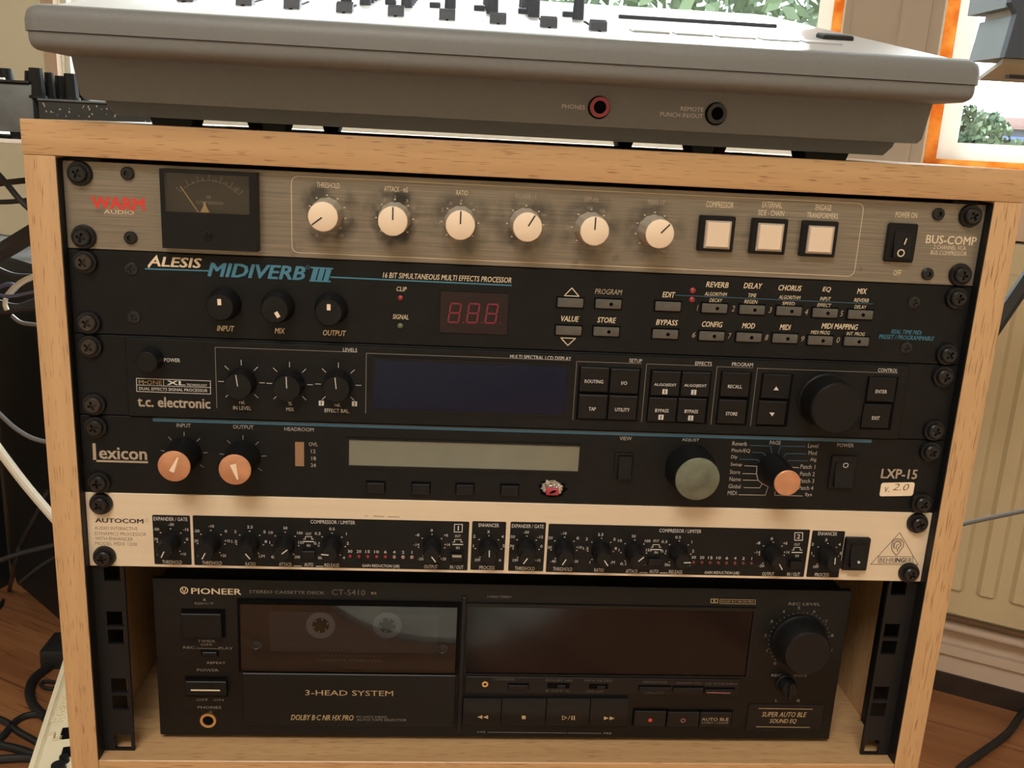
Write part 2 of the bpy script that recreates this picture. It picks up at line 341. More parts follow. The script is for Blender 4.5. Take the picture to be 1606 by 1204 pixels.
# ------------------------------------------------------------------ lettering and printed lines, collected per unit and colour
INK = {}; TQ = []
def ink(rt, m):
    k = (rt, m)
    if k not in INK: INK[k] = MB()
    return INK[k]
def T(rt, m, txt, u, v, w, h, sh=0.0, bold=0.0, Y=0.0, rot=0.0): TQ.append((rt, m, txt, u, v, w, h, sh, bold, Y, rot))
def px2(u, v, Y): q = P(u, v, Y); return (q.x, q.z)
def LN(rt, m, pts, w, Y=0.0, closed=False):
    ink(rt, m).ribbon([px2(u, v, Y) for u, v in pts], w * pxmm(*pts[0], Y), Y - 0.06, closed)
def POLY(rt, m, pts, Y=0.0, dy=0.06): ink(rt, m).quad([px2(u, v, Y) for u, v in pts][::-1], Y - dy)
def DOT(rt, m, u, v, r, Y=0.0, seg=10):
    c = P(u, v, Y); rr = r * pxmm(u, v, Y); ink(rt, m).quad([(c.x + rr * math.cos(2 * math.pi * i / seg), c.z + rr * math.sin(2 * math.pi * i / seg)) for i in range(seg)], Y - 0.06)
def RING(rt, m, u, v, r, w, Y=0.0, seg=20):
    c = P(u, v, Y); q = pxmm(u, v, Y); ink(rt, m).ribbon([(c.x + r * q * math.cos(2 * math.pi * i / seg), c.z + r * q * math.sin(2 * math.pi * i / seg)) for i in range(seg)], w * q, Y - 0.06, True)
def LNM(rt, m, pts, w, Y=0.0, closed=False): ink(rt, m).ribbon(pts, w, Y - 0.06, closed)          # the same, in millimetres
def flush_text():
    jobs = []
    for (rt, m, txt, u, v, w, h, sh, bold, Y, rot) in TQ:
        cu = bpy.data.curves.new('lettering', 'FONT'); cu.body = txt; cu.size = 1.0; cu.shear = sh; cu.offset = min(bold, 0); cu.resolution_u = 2
        o = bpy.data.objects.new('lettering', cu); COL.objects.link(o); jobs.append(o)
    dg = bpy.context.evaluated_depsgraph_get(); dg.update()
    for o, (rt, m, txt, u, v, w, h, sh, bold, Y, rot) in zip(jobs, TQ):
        me = o.evaluated_get(dg).to_mesh()
        xs = [q.co.x for q in me.vertices]; ys = [q.co.y for q in me.vertices]
        if xs:
            x0, x1, y0, y1 = min(xs), max(xs), min(ys), max(ys); w = min(w, h * 0.2) if txt == '1' else w; c = P(u, v, Y); sx = w * pxmm(u, v, Y) / (x1 - x0); sy = h * pymm(u, v, Y) / (y1 - y0)
            cr, sr = math.cos(rot), math.sin(rot); vs = []
            for q in me.vertices:
                a = (q.co.x - (x0 + x1) / 2) * sx; b = (q.co.y - (y0 + y1) / 2) * sy
                vs.append((c.x + a * cr - b * sr, Y - 0.07, c.z + a * sr + b * cr))
            bx = bold * sx * 0.75; bz = bold * sy * 0.45      # heavier lettering: the strokes laid down again a hair to each side
            for dy, (dx, dz) in enumerate(((0, 0),) if bold <= 0 else ((-bx, -bz), (bx, -bz), (-bx, bz), (bx, bz))):
                ink(rt, m).add([(a + dx, b - dy * 0.02, c_ + dz) for a, b, c_ in vs], [tuple(p.vertices) for p in me.polygons])
        o.to_mesh_clear() if False else None
    for o in jobs:
        cu = o.data; bpy.data.objects.remove(o); bpy.data.curves.remove(cu)
    for (rt, m), b in INK.items():
        if b.v:
            me = mk('lettering', b, m, WL[rt], sm=False); q = bpy.data.objects.new('lettering', me); COL.objects.link(q); q.parent = rt; q['kind'] = 'stuff'

# ------------------------------------------------------------------ shared shapes for controls
SH = {}
def shared(key, fn, m, sm=True):
    k = (key, m)
    if k not in SH: SH[k] = mk(key[0] if isinstance(key, tuple) else key, fn(), m, sm=sm)
    return SH[k]
def cross_head(r, h, arm, wd, dep, dome=0.25):                # screw head with a real cross recess; back at y=0, front at y=-h
    bm = bmesh.new(); n = 28
    outer = [bm.verts.new((r * 0.86 * math.cos(2 * math.pi * i / n), -h, r * 0.86 * math.sin(2 * math.pi * i / n))) for i in range(n)]
    a, w = arm, wd
    cp = [(a, -w), (a, w), (w, w), (w, a), (-w, a), (-w, w), (-a, w), (-a, -w), (-w, -w), (-w, -a), (w, -a), (w, -w)]
    inner = [bm.verts.new((x, -h, z)) for x, z in cp]
    ed = [bm.edges.new((L[i], L[(i + 1) % len(L)])) for L in (outer, inner) for i in range(len(L))]
    bmesh.ops.triangle_fill(bm, edges=ed, use_beauty=True)
    bot = [bm.verts.new((x * 0.8, -h + dep, z * 0.8)) for x, z in cp]
    for i in range(12): bm.faces.new((inner[i], inner[(i + 1) % 12], bot[(i + 1) % 12], bot[i]))
    bm.faces.new(bot)
    mid = [bm.verts.new((r * math.cos(2 * math.pi * i / n), -h * (1 - dome), r * math.sin(2 * math.pi * i / n))) for i in range(n)]
    bk = [bm.verts.new((r * math.cos(2 * math.pi * i / n), 0, r * math.sin(2 * math.pi * i / n))) for i in range(n)]
    for A, B in ((outer, mid), (mid, bk)):
        for i in range(n): bm.faces.new((A[i], A[(i + 1) % n], B[(i + 1) % n], B[i]))
    return MB().bm(bm)
def screw(rt, x, z, r=4.3, washer=True, m='screw_black', Y=0.0, rot=None, name='rack_screw'):
    rot = random.uniform(0, 1.57) if rot is None else rot
    off = -2.4 if washer else 0.0
    s = inst(name, shared(('screw_head', r), lambda: cross_head(r, 2.6 if washer else 0.9, r * 0.56, r * 0.15, 1.6 if washer else 0.7), m), (x, Y + off, z), rt, (0, rot, 0))
    if washer:
        w = inst('washer', shared('washer', lambda: MB().lathe(0, 0, [(6.25, 0), (6.25, -1.0), (5.8, -2.4), (4.4, -2.45), (4.4, -0.5)], 32), 'washer_black'), (x, Y, z), s)
        w.rotation_euler = (0, 0, 0); w.parent = s; w.location = Matrix.Rotation(-rot, 3, 'Y') @ (Vector((0, -off, 0)) / 1000)
    return s
def unit(i, name, label, cat, pm, depth=180, y0=0.0):
    z1 = -44.45 * i - 0.25; z0 = -44.45 * (i + 1) + 0.25
    rt = root(name, (0, 1.5, z0), label, cat)
    part('faceplate', MB().box(-241.2, 241.2, y0, 3, z0, z1, 0.3, 1), pm, rt)
    part('chassis', MB().box(-216, 216, 3.05, depth, z0 + 1, z1 - 1), 'black_metal', rt)
    for x in (-232.6, 232.6):
        for dz in (6.35, 38.1): screw(rt, x, -44.45 * i - dz, m='screw_bronze' if i in (1, 2) and x < 0 else 'screw_black')
    return rt
def axis_of(u, v, h, Y=0.0): q = P(u, v, Y - h); return (q.x, Y, q.z)
def knob(rt, loc, key, prof, m, seg=36, flute=0, fd=0, ang=90, name='knob'):
    return inst(name, shared(('knob', key), lambda: MB().lathe(0, 0, prof, seg, flute, fd), m), loc, rt, (0, -math.radians(ang), 0))
def pointer(kb, key, x0, x1, w, y, m, w1=None):               # a raised mark on the knob's face, along the knob's own x
    w1 = w if w1 is None else w1
    o = inst('pointer', shared(('pointer', key), lambda: MB().prism_y([(x0, -w / 2), (x1, -w1 / 2), (x1, w1 / 2), (x0, w / 2)], y - 0.12, y + 0.2), m), WL[kb], kb); return o
def box_at(u, v, w, h, Y, depth, bev=0.4):                    # box standing proud of plane Y; front face seen at pixel u, v
    q = P(u, v, Y - depth); return MB().box(q.x - w * pxmm(u, v, Y - depth) / 2, q.x + w * pxmm(u, v, Y - depth) / 2, Y - depth, Y, q.z - h * pymm(u, v, Y - depth) / 2, q.z + h * pymm(u, v, Y - depth) / 2, bev, 1)
def quad_box(pts, Y, d):                                      # pts: tl, tr, br, bl pixels on the front face
    q = [px2(u, v, Y - d) for u, v in pts]; x0 = (q[0][0] + q[3][0]) / 2; x1 = (q[1][0] + q[2][0]) / 2; z1 = (q[0][1] + q[1][1]) / 2; z0 = (q[2][1] + q[3][1]) / 2
    return x0, x1, z0, z1
def led(rt, u, v, r, m, Y=0.0):
    q = P(u, v, Y - 0.8); rr = round(r * pxmm(u, v, Y), 1)
    inst('indicator_light', shared(('led', rr), lambda: MB().lathe(0, 0, [(rr, 0), (rr, -0.5), (rr * 0.7, -1.0), (rr * 0.25, -1.2)], 14), m), (q.x, Y, q.z), rt)

# ------------------------------------------------------------------ rack cabinet
cab = root('rack_cabinet', (0, 194, -FLOOR), 'beech laminate rack cabinet holding five rack units and the cassette deck', 'cabinet')
YF = -6
part('top_board', MB().box(-257.8, 257.8, YF, 394, 2, 19, 0.6, 2), 'beech_x', cab)
for sx in (-1, 1):
    part('side_board', MB().box(sx * 257.4, sx * 241.9, YF, 394, -FLOOR, 1.9, 0.5, 2), 'beech_z', cab)
part('shelf_board', MB().box(-241.8, 241.8, YF, 388, -361, -344, 0.5, 1), 'beech_x', cab)
part('base_board', MB().box(-241.8, 241.8, YF, 388, -FLOOR + 4, -FLOOR + 20, 0.5, 1), 'beech_x', cab)
part('back_panel', MB().box(-241.8, 241.8, 388.2, 394, -FLOOR + 4, 1.9), 'beech_y', cab)
def rail(sx):
    mb = MB(); xa, xb = sorted((sx * 241.5, sx * 223.8)); hx = sx * 230.3; hw = 4.7; zt, zb = 1.0, -343.8
    zs = []
    for k_ in range(0, 6):
        for d in (-5.8, 5.8): zs.append(-43.2 * k_ - 46.4 + d)
    zs = [-228.2] + [-256.6, -268.1, -299.8, -311.3, -337.8]
    y0, y1 = 3.15, 5.2
    cur = zt; segs = []
    for z in zs: segs.append((cur, z + hw, False)); segs.append((z + hw, z - hw, True)); cur = z - hw
    segs.append((cur, zb, False))
    for a, b, hole in segs:
        if not hole: mb.box(xa, xb, y0, y1, b, a)
        else: mb.box(xa, hx - hw, y0, y1, b, a); mb.box(hx + hw, xb, y0, y1, b, a)
    mb.box(sx * 241.5, sx * 239.5, y1, 40, zb, zt); mb.box(sx * 241.85, sx * 241.3, -5.6, y0, zb, zt)
    part('rack_rail', mb, 'rail_black', cab, 'black steel rail with square holes')
rail(-1); rail(1)

# ------------------------------------------------------------------ unit 1: brushed metal bus compressor
def brushed():
    m, N, L, b = base_mat('brushed_steel'); tc = N.new('ShaderNodeTexCoord')
    mp = N.new('ShaderNodeMapping'); mp.inputs['Scale'].default_value = (25, 1, 2600)
    nz = N.new('ShaderNodeTexNoise'); nz.inputs['Scale'].default_value = 1.0; nz.inputs['Detail'].default_value = 3
    L.new(tc.outputs['Object'], mp.inputs[0]); L.new(mp.outputs[0], nz.inputs['Vector'])
    r = N.new('ShaderNodeValToRGB'); r.color_ramp.elements[0].position = 0.3; r.color_ramp.elements[1].position = 0.72
    r.color_ramp.elements[0].color = (0.16, 0.14, 0.11, 1); r.color_ramp.elements[1].color = (0.32, 0.27, 0.205, 1); L.new(nz.outputs['Fac'], r.inputs[0])
    n2 = N.new('ShaderNodeTexNoise'); n2.inputs['Scale'].default_value = 75; n2.inputs['Detail'].default_value = 4; L.new(tc.outputs['Object'], n2.inputs['Vector'])
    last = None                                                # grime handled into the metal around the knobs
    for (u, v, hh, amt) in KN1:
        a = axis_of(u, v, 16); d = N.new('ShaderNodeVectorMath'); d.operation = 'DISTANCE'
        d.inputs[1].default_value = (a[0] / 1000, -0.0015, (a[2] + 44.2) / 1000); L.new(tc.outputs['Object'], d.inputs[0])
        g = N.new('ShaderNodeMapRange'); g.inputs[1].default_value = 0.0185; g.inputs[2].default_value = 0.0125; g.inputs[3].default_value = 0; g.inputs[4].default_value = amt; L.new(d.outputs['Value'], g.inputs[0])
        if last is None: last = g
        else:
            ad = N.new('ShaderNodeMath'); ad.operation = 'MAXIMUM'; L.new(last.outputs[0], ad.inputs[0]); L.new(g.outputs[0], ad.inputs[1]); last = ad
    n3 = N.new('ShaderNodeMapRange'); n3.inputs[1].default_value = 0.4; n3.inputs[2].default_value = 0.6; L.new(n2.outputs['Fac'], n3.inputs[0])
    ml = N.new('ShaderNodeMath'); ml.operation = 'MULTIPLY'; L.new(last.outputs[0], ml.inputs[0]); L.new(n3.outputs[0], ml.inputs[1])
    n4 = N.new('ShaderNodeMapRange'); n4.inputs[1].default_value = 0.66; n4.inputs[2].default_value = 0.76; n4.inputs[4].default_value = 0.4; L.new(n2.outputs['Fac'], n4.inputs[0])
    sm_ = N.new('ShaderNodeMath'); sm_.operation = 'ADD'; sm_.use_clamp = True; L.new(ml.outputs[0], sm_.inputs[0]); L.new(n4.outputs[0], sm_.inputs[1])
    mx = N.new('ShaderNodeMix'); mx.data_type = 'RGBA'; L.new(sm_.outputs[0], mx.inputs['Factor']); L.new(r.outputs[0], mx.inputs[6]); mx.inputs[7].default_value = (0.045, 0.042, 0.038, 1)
    L.new(mx.outputs[2], b.inputs['Base Color']); b.inputs['Roughness'].default_value = 0.42; b.inputs['Metallic'].default_value = 0.45
KN1 = [(506.5, 339.7, 218, 0.8), (616, 346.7, 90, 1.0), (722, 353, 90, 0.55), (827.4, 356, 60, 0.75), (932.6, 362.2, 90, 0.6), (1034.8, 366.7, 47, 0.6)]
brushed()
u1 = unit(0, 'bus_compressor', 'brushed steel rack compressor with needle meter and six white knobs', 'compressor', 'brushed_steel')
for (u, v) in ((199, 272), (204, 373), (1473, 336), (1456, 430)):
    q = P(u, v, -1.5)
    s_ = inst('socket_screw', shared('hex', lambda: MB().lathe(0, 0, [(3.3, 0), (3.3, -1.2), (2.8, -1.7), (1.5, -1.75), (1.5, -0.5)], 24), 'screw_black'), (q.x, 0, q.z), u1)
# meter
x0, x1, z0, z1 = quad_box([(249.5, 265), (401.5, 271), (404.5, 394.5), (254.5, 389.5)], 0, 7)
gx0, gx1, gz0, gz1 = quad_box([(257, 271), (390, 276), (391.5, 337), (258, 332)], 0, 7)
rc = lambda a, b, c, d: [(a, c), (b, c), (b, d), (a, d)]
mt = part('meter', MB().frame_y(rc(x0, x1, z0, z1), rc(gx0, gx1, gz0, gz1), -7, 0), 'black_plastic', u1, 'black needle meter housing')
part('meter_face', MB().box(gx0, gx1, -2.0, -0.1, gz0, gz1), 'meter_face', mt)
part('meter_window', MB().box(gx0, gx1, -6.6, -6.0, gz0, gz1), 'meter_glass', mt, 'clear meter window')
pv = P(312, 334, -3.4); tp = P(283, 292, -3.4)
part('needle', MB().ribbon([(pv.x, pv.z), (tp.x, tp.z)], 0.5, -3.4), 'needle', mt, sm=False)
part('needle_hub', MB().prism_y([(pv.x + 0.6, gz0 + 0.1), (pv.x + 5.2, gz0 + 0.1), (pv.x + 3.6, gz0 + 3.2), (pv.x + 3.2, gz0 + 5.4), (pv.x + 2.6, gz0 + 5.4), (pv.x + 2.2, gz0 + 3.2)], -3.2, -2.1), 'needle', mt)
cx = (gx0 + gx1) / 2; rad = 19
for k_, tx in enumerate(('0', '2', '4', '8', '12', '16', '20')):
    a = math.radians(136 - k_ * 15.5); c_, s_ = math.cos(a), math.sin(a); zz = gz0 - 4
    LNM(u1, 'ink_grey', [(cx + c_ * (rad + 1), zz + s_ * (rad + 1)), (cx + c_ * (rad + 4), zz + s_ * (rad + 4))], 0.28, -2.0)
LNM(u1, 'ink_grey', [(cx + (rad + 1) * math.cos(math.radians(136 - q)), gz0 - 4 + (rad + 1) * math.sin(math.radians(136 - q))) for q in range(0, 94, 6)], 0.22, -2.0)
for (tx, u, v, w) in (('4', 302, 286, 3), ('8', 318, 281, 3), ('12', 337, 283, 6), ('16', 354, 287, 6), ('20', 371, 297, 7), ('dB', 327, 309, 8), ('COMPRESSION', 329, 318, 42)): T(u1, 'ink_grey', tx, u, v, w, 5, Y=-2.0)
q = P(325.5, 370, -7.2); inst('meter_screw', shared('slot', lambda: cross_head(2.4, 0.6, 2.0, 0.3, 0.4), 'black_plastic'), (q.x, -7, q.z), mt)
# frame line
def rrect(pts, r, n=5):
    o = []
    for i in range(4):
        p = Vector(pts[i]); a = (Vector(pts[i - 1]) - p).normalized() * r; b = (Vector(pts[(i + 1) % 4]) - p).normalized() * r
        for k_ in range(n + 1):
            t = k_ / n; o.append(tuple(p + a * (1 - t) ** 2 + b * t ** 2))
    return o
q = [px2(*c, 0) for c in ((456, 274), (1354.5, 321), (1339.5, 434.5), (458.7, 394.5))]
X0, X1, Z1, Z0 = (q[0][0] + q[3][0]) / 2, (q[1][0] + q[2][0]) / 2, (q[0][1] + q[1][1]) / 2, (q[2][1] + q[3][1]) / 2
LNM(u1, 'ink_cream', rrect([(X0, Z1), (X1, Z1), (X1, Z0), (X0, Z0)], 4), 0.3, 0, True)
for i, (u, v, an, amt) in enumerate(KN1):
    a = axis_of(u, v, 16)
    kb = knob(u1, a, 'warm', [(8.6, 0), (8.6, -1.2), (8.1, -4), (7.6, -15.6), (7.2, -16), (0.5, -16)], 'knob_skirt', 48, 12, 0.05, an)
    part_ = inst('cap', shared('warm_cap', lambda: MB().lathe(0, 0, [(7.35, -15.8), (7.35, -16.3), (6.9, -16.6), (0.4, -16.6)], 40), 'knob_white'), WL[kb], kb, label='white knob cap')
    pointer(kb, 'warm', 0.6, 7.0, 0.75, -16.6, 'ink_black')
    for k_ in range(9 if i in (0, 5) else 7):
        n_ = 8 if i in (0, 5) else 6; t = math.radians(225 - 270 * k_ / n_)
        LNM(u1, 'ink_cream', [(a[0] + 9.6 * math.cos(t) - 0.3, a[2] + 9.6 * math.sin(t)), (a[0] + 9.6 * math.cos(t) + 0.3, a[2] + 9.6 * math.sin(t))], 0.6)
for tx, u, v, w, h, m in (('THRESHOLD', 514.8, 290.4, 36, 8.5, 'ink_cream'), ('ATTACK - mS', 621, 296.6, 37, 8.5, 'ink_cream'), ('RATIO', 724.6, 302.3, 18, 8, 'ink_cream'), ('RELEASE - S', 825, 307.4, 33, 7.5, 'ink_tan'), ('HPF-Hz', 928, 312.4, 21, 8, 'ink_tan'), ('MAKE-UP', 1029.8, 316.9, 27, 8, 'ink_tan'),
    ('COMPRESSOR', 1129, 321, 43, 9.5, 'ink_cream'), ('EXTERNAL', 1211, 321, 31, 9, 'ink_cream'), ('SIDE - CHAIN', 1209.4, 334, 41, 9, 'ink_cream'), ('ENGAGE', 1291.7, 325.4, 25, 9, 'ink_cream'), ('TRANSFORMERS', 1290, 338, 49, 9, 'ink_cream'), ('POWER ON', 1421.7, 336.9, 34, 9, 'ink_cream'), ('OFF', 1407.3, 427.6, 12, 9, 'ink_cream')): T(u1, m, tx, u, v, w, h)
for tx, u, v, w in (('.1', 592, 326, 4), ('.3', 602, 313, 5), ('1', 620, 309, 2), ('3', 638, 315, 4), ('10', 648, 326.5, 6), ('30', 653, 346, 6), ('1.5', 687, 348, 8), ('2', 694, 329, 4), ('3', 706.5, 318.5, 4), ('4', 723, 314.5, 4), ('10', 738.5, 319, 6), ('0', 497, 369, 4), ('-10', 534, 369, 9), ('.1', 794, 339, 4), ('.6', 825, 322, 5), ('Auto', 852.5, 336, 9), ('OFF', 892, 357, 8), ('105', 926, 326, 7), ('125', 945, 330.5, 8), ('+20', 1040, 393, 9)): T(u1, 'ink_tan', tx, u, v, w, 5)
T(u1, 'ink_red', 'WARM', 185.3, 319, 82, 18.5, 0, 0.05); T(u1, 'ink_cream', 'AUDIO', 186.7, 332.5, 47, 6)
T(u1, 'ink_cream', 'BUS-COMP', 1492, 376.5, 79, 13, 0, 0.02); T(u1, 'ink_cream', '2 CHANNEL VCA', 1489.5, 388, 51, 6.5); T(u1, 'ink_cream', 'BUS COMPRESSOR', 1488, 396.6, 57, 6.5)
for (u, v) in ((1124, 366.9), (1206, 371), (1285, 375)):
    b_ = part('push_button', box_at(u, v, 56, 56, 0, 3.5, 0.5), 'black_plastic', u1, 'square black push button')
    r_ = part('rim', box_at(u + 2, v + 1.4, 41, 44, -3.0, 1.8, 0.3), 'clear_rim', b_)
    part('lens', box_at(u + 2.4, v + 1.6, 36, 39, -4.0, 1.6, 0.4), 'lit_button', b_, 'pale translucent button lens')
rk = part('power_rocker', box_at(1414, 381, 47, 61, 0, 2.5, 0.8), 'black_plastic', u1, 'black rocker power switch')
c = P(1415, 382, -3)
part('rocker', MB().prism_x([(-2.4, c.z - 7.6), (-5.0, c.z - 7.6), (-3.2, c.z + 1), (-2.6, c.z + 7.6), (-2.4, c.z + 7.6)], c.x - 4.7, c.x + 4.7), 'black_plastic', rk)
LN(u1, 'ink_cream', [(1418.5, 383), (1422, 374)], 2, -3.6); RING(u1, 'ink_cream', 1413, 396.7, 5, 1.7, -5.0)

# ------------------------------------------------------------------ unit 2: black effects processor with blue print
u2 = unit(1, 'effects_processor', 'black rack effects processor with blue lettering and red digit display', 'effects unit', 'black_panel')
for (u, v) in ((205.4, 421.9), (209.6, 498), (1434, 474.4), (1422, 545.5)):
    q = P(u, v, -0.8); screw(u2, q.x, q.z, 3.3, False, 'screw_black', name='case_screw')
T(u2, 'ink_cream', 'ALESIS', 274, 411, 84, 15, 0.2, 0.03); LN(u2, 'ink_cream', [(233, 419), (246, 401)], 2.6)
LNM(u2, 'ink_blue', [px2(228, 421.4, 0), px2(327, 424.6, 0)], 0.7); LNM(u2, 'ink_blue', [px2(518.5, 434.4, 0), px2(801.9, 447.4, 0)], 0.7)
T(u2, 'ink_blue', 'MIDIVERB', 402.5, 425.5, 152, 21, 0.25, 0.035); T(u2, 'ink_blue', 'III', 503.5, 430, 30, 20, 0.2, 0.06)
LN(u2, 'ink_blue', [(488, 419.4), (522, 421)], 2.4); LN(u2, 'ink_blue', [(486, 440), (518, 441.3)], 2.4); RING(u2, 'ink_blue', 483, 419, 2.6, 0.7)
for y_ in (0, 5): LNM(u2, 'black_panel', [px2(322, 427.5 + y_ * 0.6, -0.02), px2(520, 436 + y_ * 0.6, -0.02)], 0.28, -0.03)
T(u2, 'ink_cream', '16 BIT SIMULTANEOUS MULTI EFFECTS PROCESSOR', 701.7, 435.2, 202, 8.5, 0.2, 0.01)
for tx, u, v, w, h in (('CLIP', 629.9, 453, 16, 7), ('SIGNAL', 628.4, 496.7, 25, 7.5)): T(u2, 'ink_cream', tx, u, v, w, h, 0.2)
led(u2, 628, 467.3, 4.3, 'led_red'); led(u2, 627.7, 511.2, 4.3, 'led_green'); led(u2, 1087, 455.7, 4.6, 'led_red'); led(u2, 1085.6, 470, 4.6, 'led_red')
a = quad_box([(690.5, 454.9), (798.9, 461.3), (795, 525.4), (689, 521.6)], 0, 0.6)
dsp = part('digit_display', MB().box(a[0], a[1], -0.6, 0, a[2], a[3], 0.2, 1), 'display_red', u2, 'dark red three digit display')
SEG = MB()
for (u, v) in ((713, 490.5), (742, 491), (771, 491.7)):
    c = P(u, v, -0.6); w_, h_ = 2.75, 5.1
    sh_ = lambda x, z: (c.x + x + 0.12 * z, c.z + z)
    for (p_, q_) in (((-w_, h_), (w_, h_)), ((-w_, 0), (w_, 0)), ((-w_, -h_), (w_, -h_)), ((-w_, 0), (-w_, h_)), ((w_, 0), (w_, h_)), ((-w_, -h_), (-w_, 0)), ((w_, -h_), (w_, 0))):
        d = Vector(q_) - Vector(p_); e_ = d.normalized() * 0.5; SEG.ribbon([sh_(*(Vector(p_) + e_)), sh_(*(Vector(q_) - e_))], 0.8, -0.66)
    SEG.ribbon([(c.x + 4.6, c.z - 5.1), (c.x + 5.1, c.z - 5.1)], 0.6, -0.66)
part('digit_segments', SEG, 'segment_red', dsp, sm=False)
for (u, v, an) in ((344.5, 482, 92), (430.5, 486, 300), (515.5, 490, 90)):
    a = axis_of(u, v, 11)
    kb = knob(u2, a, 'midi', [(8.9, 0), (8.9, -1), (8.2, -2.5), (7.2, -10.4), (6.7, -11), (0.4, -11)], 'knob_black', 40, 20, 0.03, an)
    pointer(kb, 'midi', 1.2, 4.4, 1.9, -11, 'knob_white')
for tx, u, v, w, h in (('INPUT', 354, 514.9, 27, 8.5), ('MIX', 438.9, 518.6, 16, 8.5), ('OUTPUT', 524.7, 522, 36, 8.5), ('VALUE', 894, 499.8, 28, 8.5), ('STORE', 951.5, 501.8, 29, 8.5), ('EDIT', 1049, 462, 20, 8.5), ('BYPASS', 1046, 505.5, 34, 8.5), ('REVERB', 1125, 446.4, 35, 8.5), ('DELAY', 1181, 448, 29, 8.5), ('CHORUS', 1239, 451.5, 36, 8.5), ('EQ', 1296.6, 454, 13, 8.5), ('MIX', 1352, 456.5, 15, 8.5), ('CONFIG', 1117, 508.5, 32, 8.5), ('MOD', 1174, 510.7, 20, 8.5), ('MIDI', 1231.6, 513, 17, 8.5), ('MIDI MAPPING', 1317, 511.8, 57, 8.5)): T(u2, 'ink_cream', tx, u, v, w, h, 0.2, 0.02)
T(u2, 'ink_tan', 'PROGRAM', 954.5, 457.4, 43, 8.5, 0.2)
for tx, u, v, w in (('ALGORITHM', 1122.7, 461, 35), ('DECAY', 1122.7, 470.9, 20), ('TIME', 1180, 463, 13), ('REGEN', 1177.8, 473, 21), ('ALGORITHM', 1238.6, 466.2, 34), ('SPEED', 1236.6, 476, 20), ('INPUT', 1294.6, 468.4, 17), ('EFFECT', 1292.6, 478.7, 22), ('REVERB', 1351, 470.7, 23), ('DELAY', 1349.5, 481.4, 19), ('MIDI PROG', 1286.7, 521.3, 30), ('INT. PROG', 1342, 523.5, 29)): T(u2, 'ink_cream', tx, u, v, w, 5.8, 0.2)
for tx, u, v in (('1', 1094, 482.6), ('2', 1150, 483.6), ('3', 1208, 486), ('4', 1264.7, 489), ('5', 1320, 491.4), ('6', 1088, 524.7), ('7', 1144.4, 526.7), ('8', 1202.4, 528.8), ('9', 1259, 531.2), ('0', 1314.6, 533)): T(u2, 'ink_tan', tx, u, v, 5 if tx != '1' else 3, 9, 0.2)
LN(u2, 'ink_deepblue', [(1059, 462.6), (1369.4, 476.4)], 1.1)
LN(u2, 'ink_cream', [(885, 463.5), (897, 451.5), (908, 464.5)], 1.4, closed=True); LN(u2, 'ink_cream', [(879.5, 529.5), (902.5, 530.5), (890.5, 541.5)], 1.4, closed=True)
T(u2, 'ink_blue', 'REAL TIME MiDi', 1421.7, 520.5, 48, 6.5, 0.2, 0.01); T(u2, 'ink_blue', 'PRESET / PROGRAMMABLE', 1421.7, 529.2, 87, 6.8, 0.2, 0.01)
BT2 = [(894.7, 475, 0), (892, 518.7, 0), (954.5, 476.9, 1), (951, 520.2, 1), (1048, 480.6, 0), (1043.7, 524.2, 1), (1121, 483.6, 1), (1180, 486, 1), (1238, 488, 1), (1294.6, 491, 1), (1350, 493.6, 1), (1116.5, 527.2, 1), (1175, 529.2, 1), (1231.8, 531, 1), (1287, 534.2, 1), (1343.7, 535.7, 1)]
for (u, v, dot) in BT2:
    q = P(u, v, -1.6)
    b_ = inst('push_button', shared('midi_btn', lambda: MB().box(-7.0, 7.0, -1.6, 0, -2.5, 2.5, 0.5, 2), 'grey_button'), (q.x, 0, q.z), u2)
    inst('bezel', shared('midi_bez', lambda: MB().frame_y(rc(-7.6, 7.6, -3.1, 3.1), rc(-7.05, 7.05, -2.55, 2.55), -0.35, 0), 'void_black'), (q.x, 0, q.z), b_)
    if dot: inst('indicator', shared('midi_dot', lambda: MB().lathe(1.4, 0, [(1.0, -1.6), (1.0, -1.75), (0.3, -1.85)], 14), 'void_black'), (q.x, 0, q.z), b_)

# ------------------------------------------------------------------ unit 3: black dual effects processor with large data wheel
YT = -1.4
u3 = unit(2, 'dual_effects_processor', 'black rack processor with dark blue display and large black data wheel', 'effects unit', 'black_panel')
a = quad_box([(196, 527), (1426, 573), (1410, 686.5), (201, 648)], 0, 1.4)
part('front_bezel', MB().box(a[0], a[1], YT, 0, -44.45 * 3 + 0.3, -44.45 * 2 - 1.2, 0.3, 1), 'black_panel', u3)
a = axis_of(229.6, 568.6, 9, YT); knob(u3, a, 'tcpow', [(6.4, 0), (6.2, -1), (5.6, -8.6), (5.2, -9), (0.4, -9)], 'knob_black', name='power_button')
T(u3, 'ink_white', 'POWER', 270, 564.6, 25, 6, Y=YT)
LN(u3, 'ink_white', [(214, 593), (330, 597.2), (330.3, 617.7), (214.6, 613.5)], 0.9, YT, True); LN(u3, 'ink_white', [(214.3, 603.4), (330, 607.6)], 0.8, YT); LN(u3, 'ink_white', [(256.5, 594.5), (256.7, 605)], 0.8, YT)
T(u3, 'ink_gold', 'M•ONE', 235.8, 599.5, 36, 6.8, Y=YT); T(u3, 'ink_white', 'XL', 276.4, 600.2, 28, 6.6, 0, 0.03, Y=YT); T(u3, 'ink_white', 'TECHNOLOGY', 308.8, 603.6, 32, 3.4, Y=YT); T(u3, 'ink_white', 'DUAL EFFECTS SIGNAL PROCESSOR', 272, 610.6, 107, 4.6, 0, 0.01, Y=YT)
T(u3, 'ink_tan', 't.c. electronic', 273, 631, 113, 15.5, 0, 0.035, Y=YT)
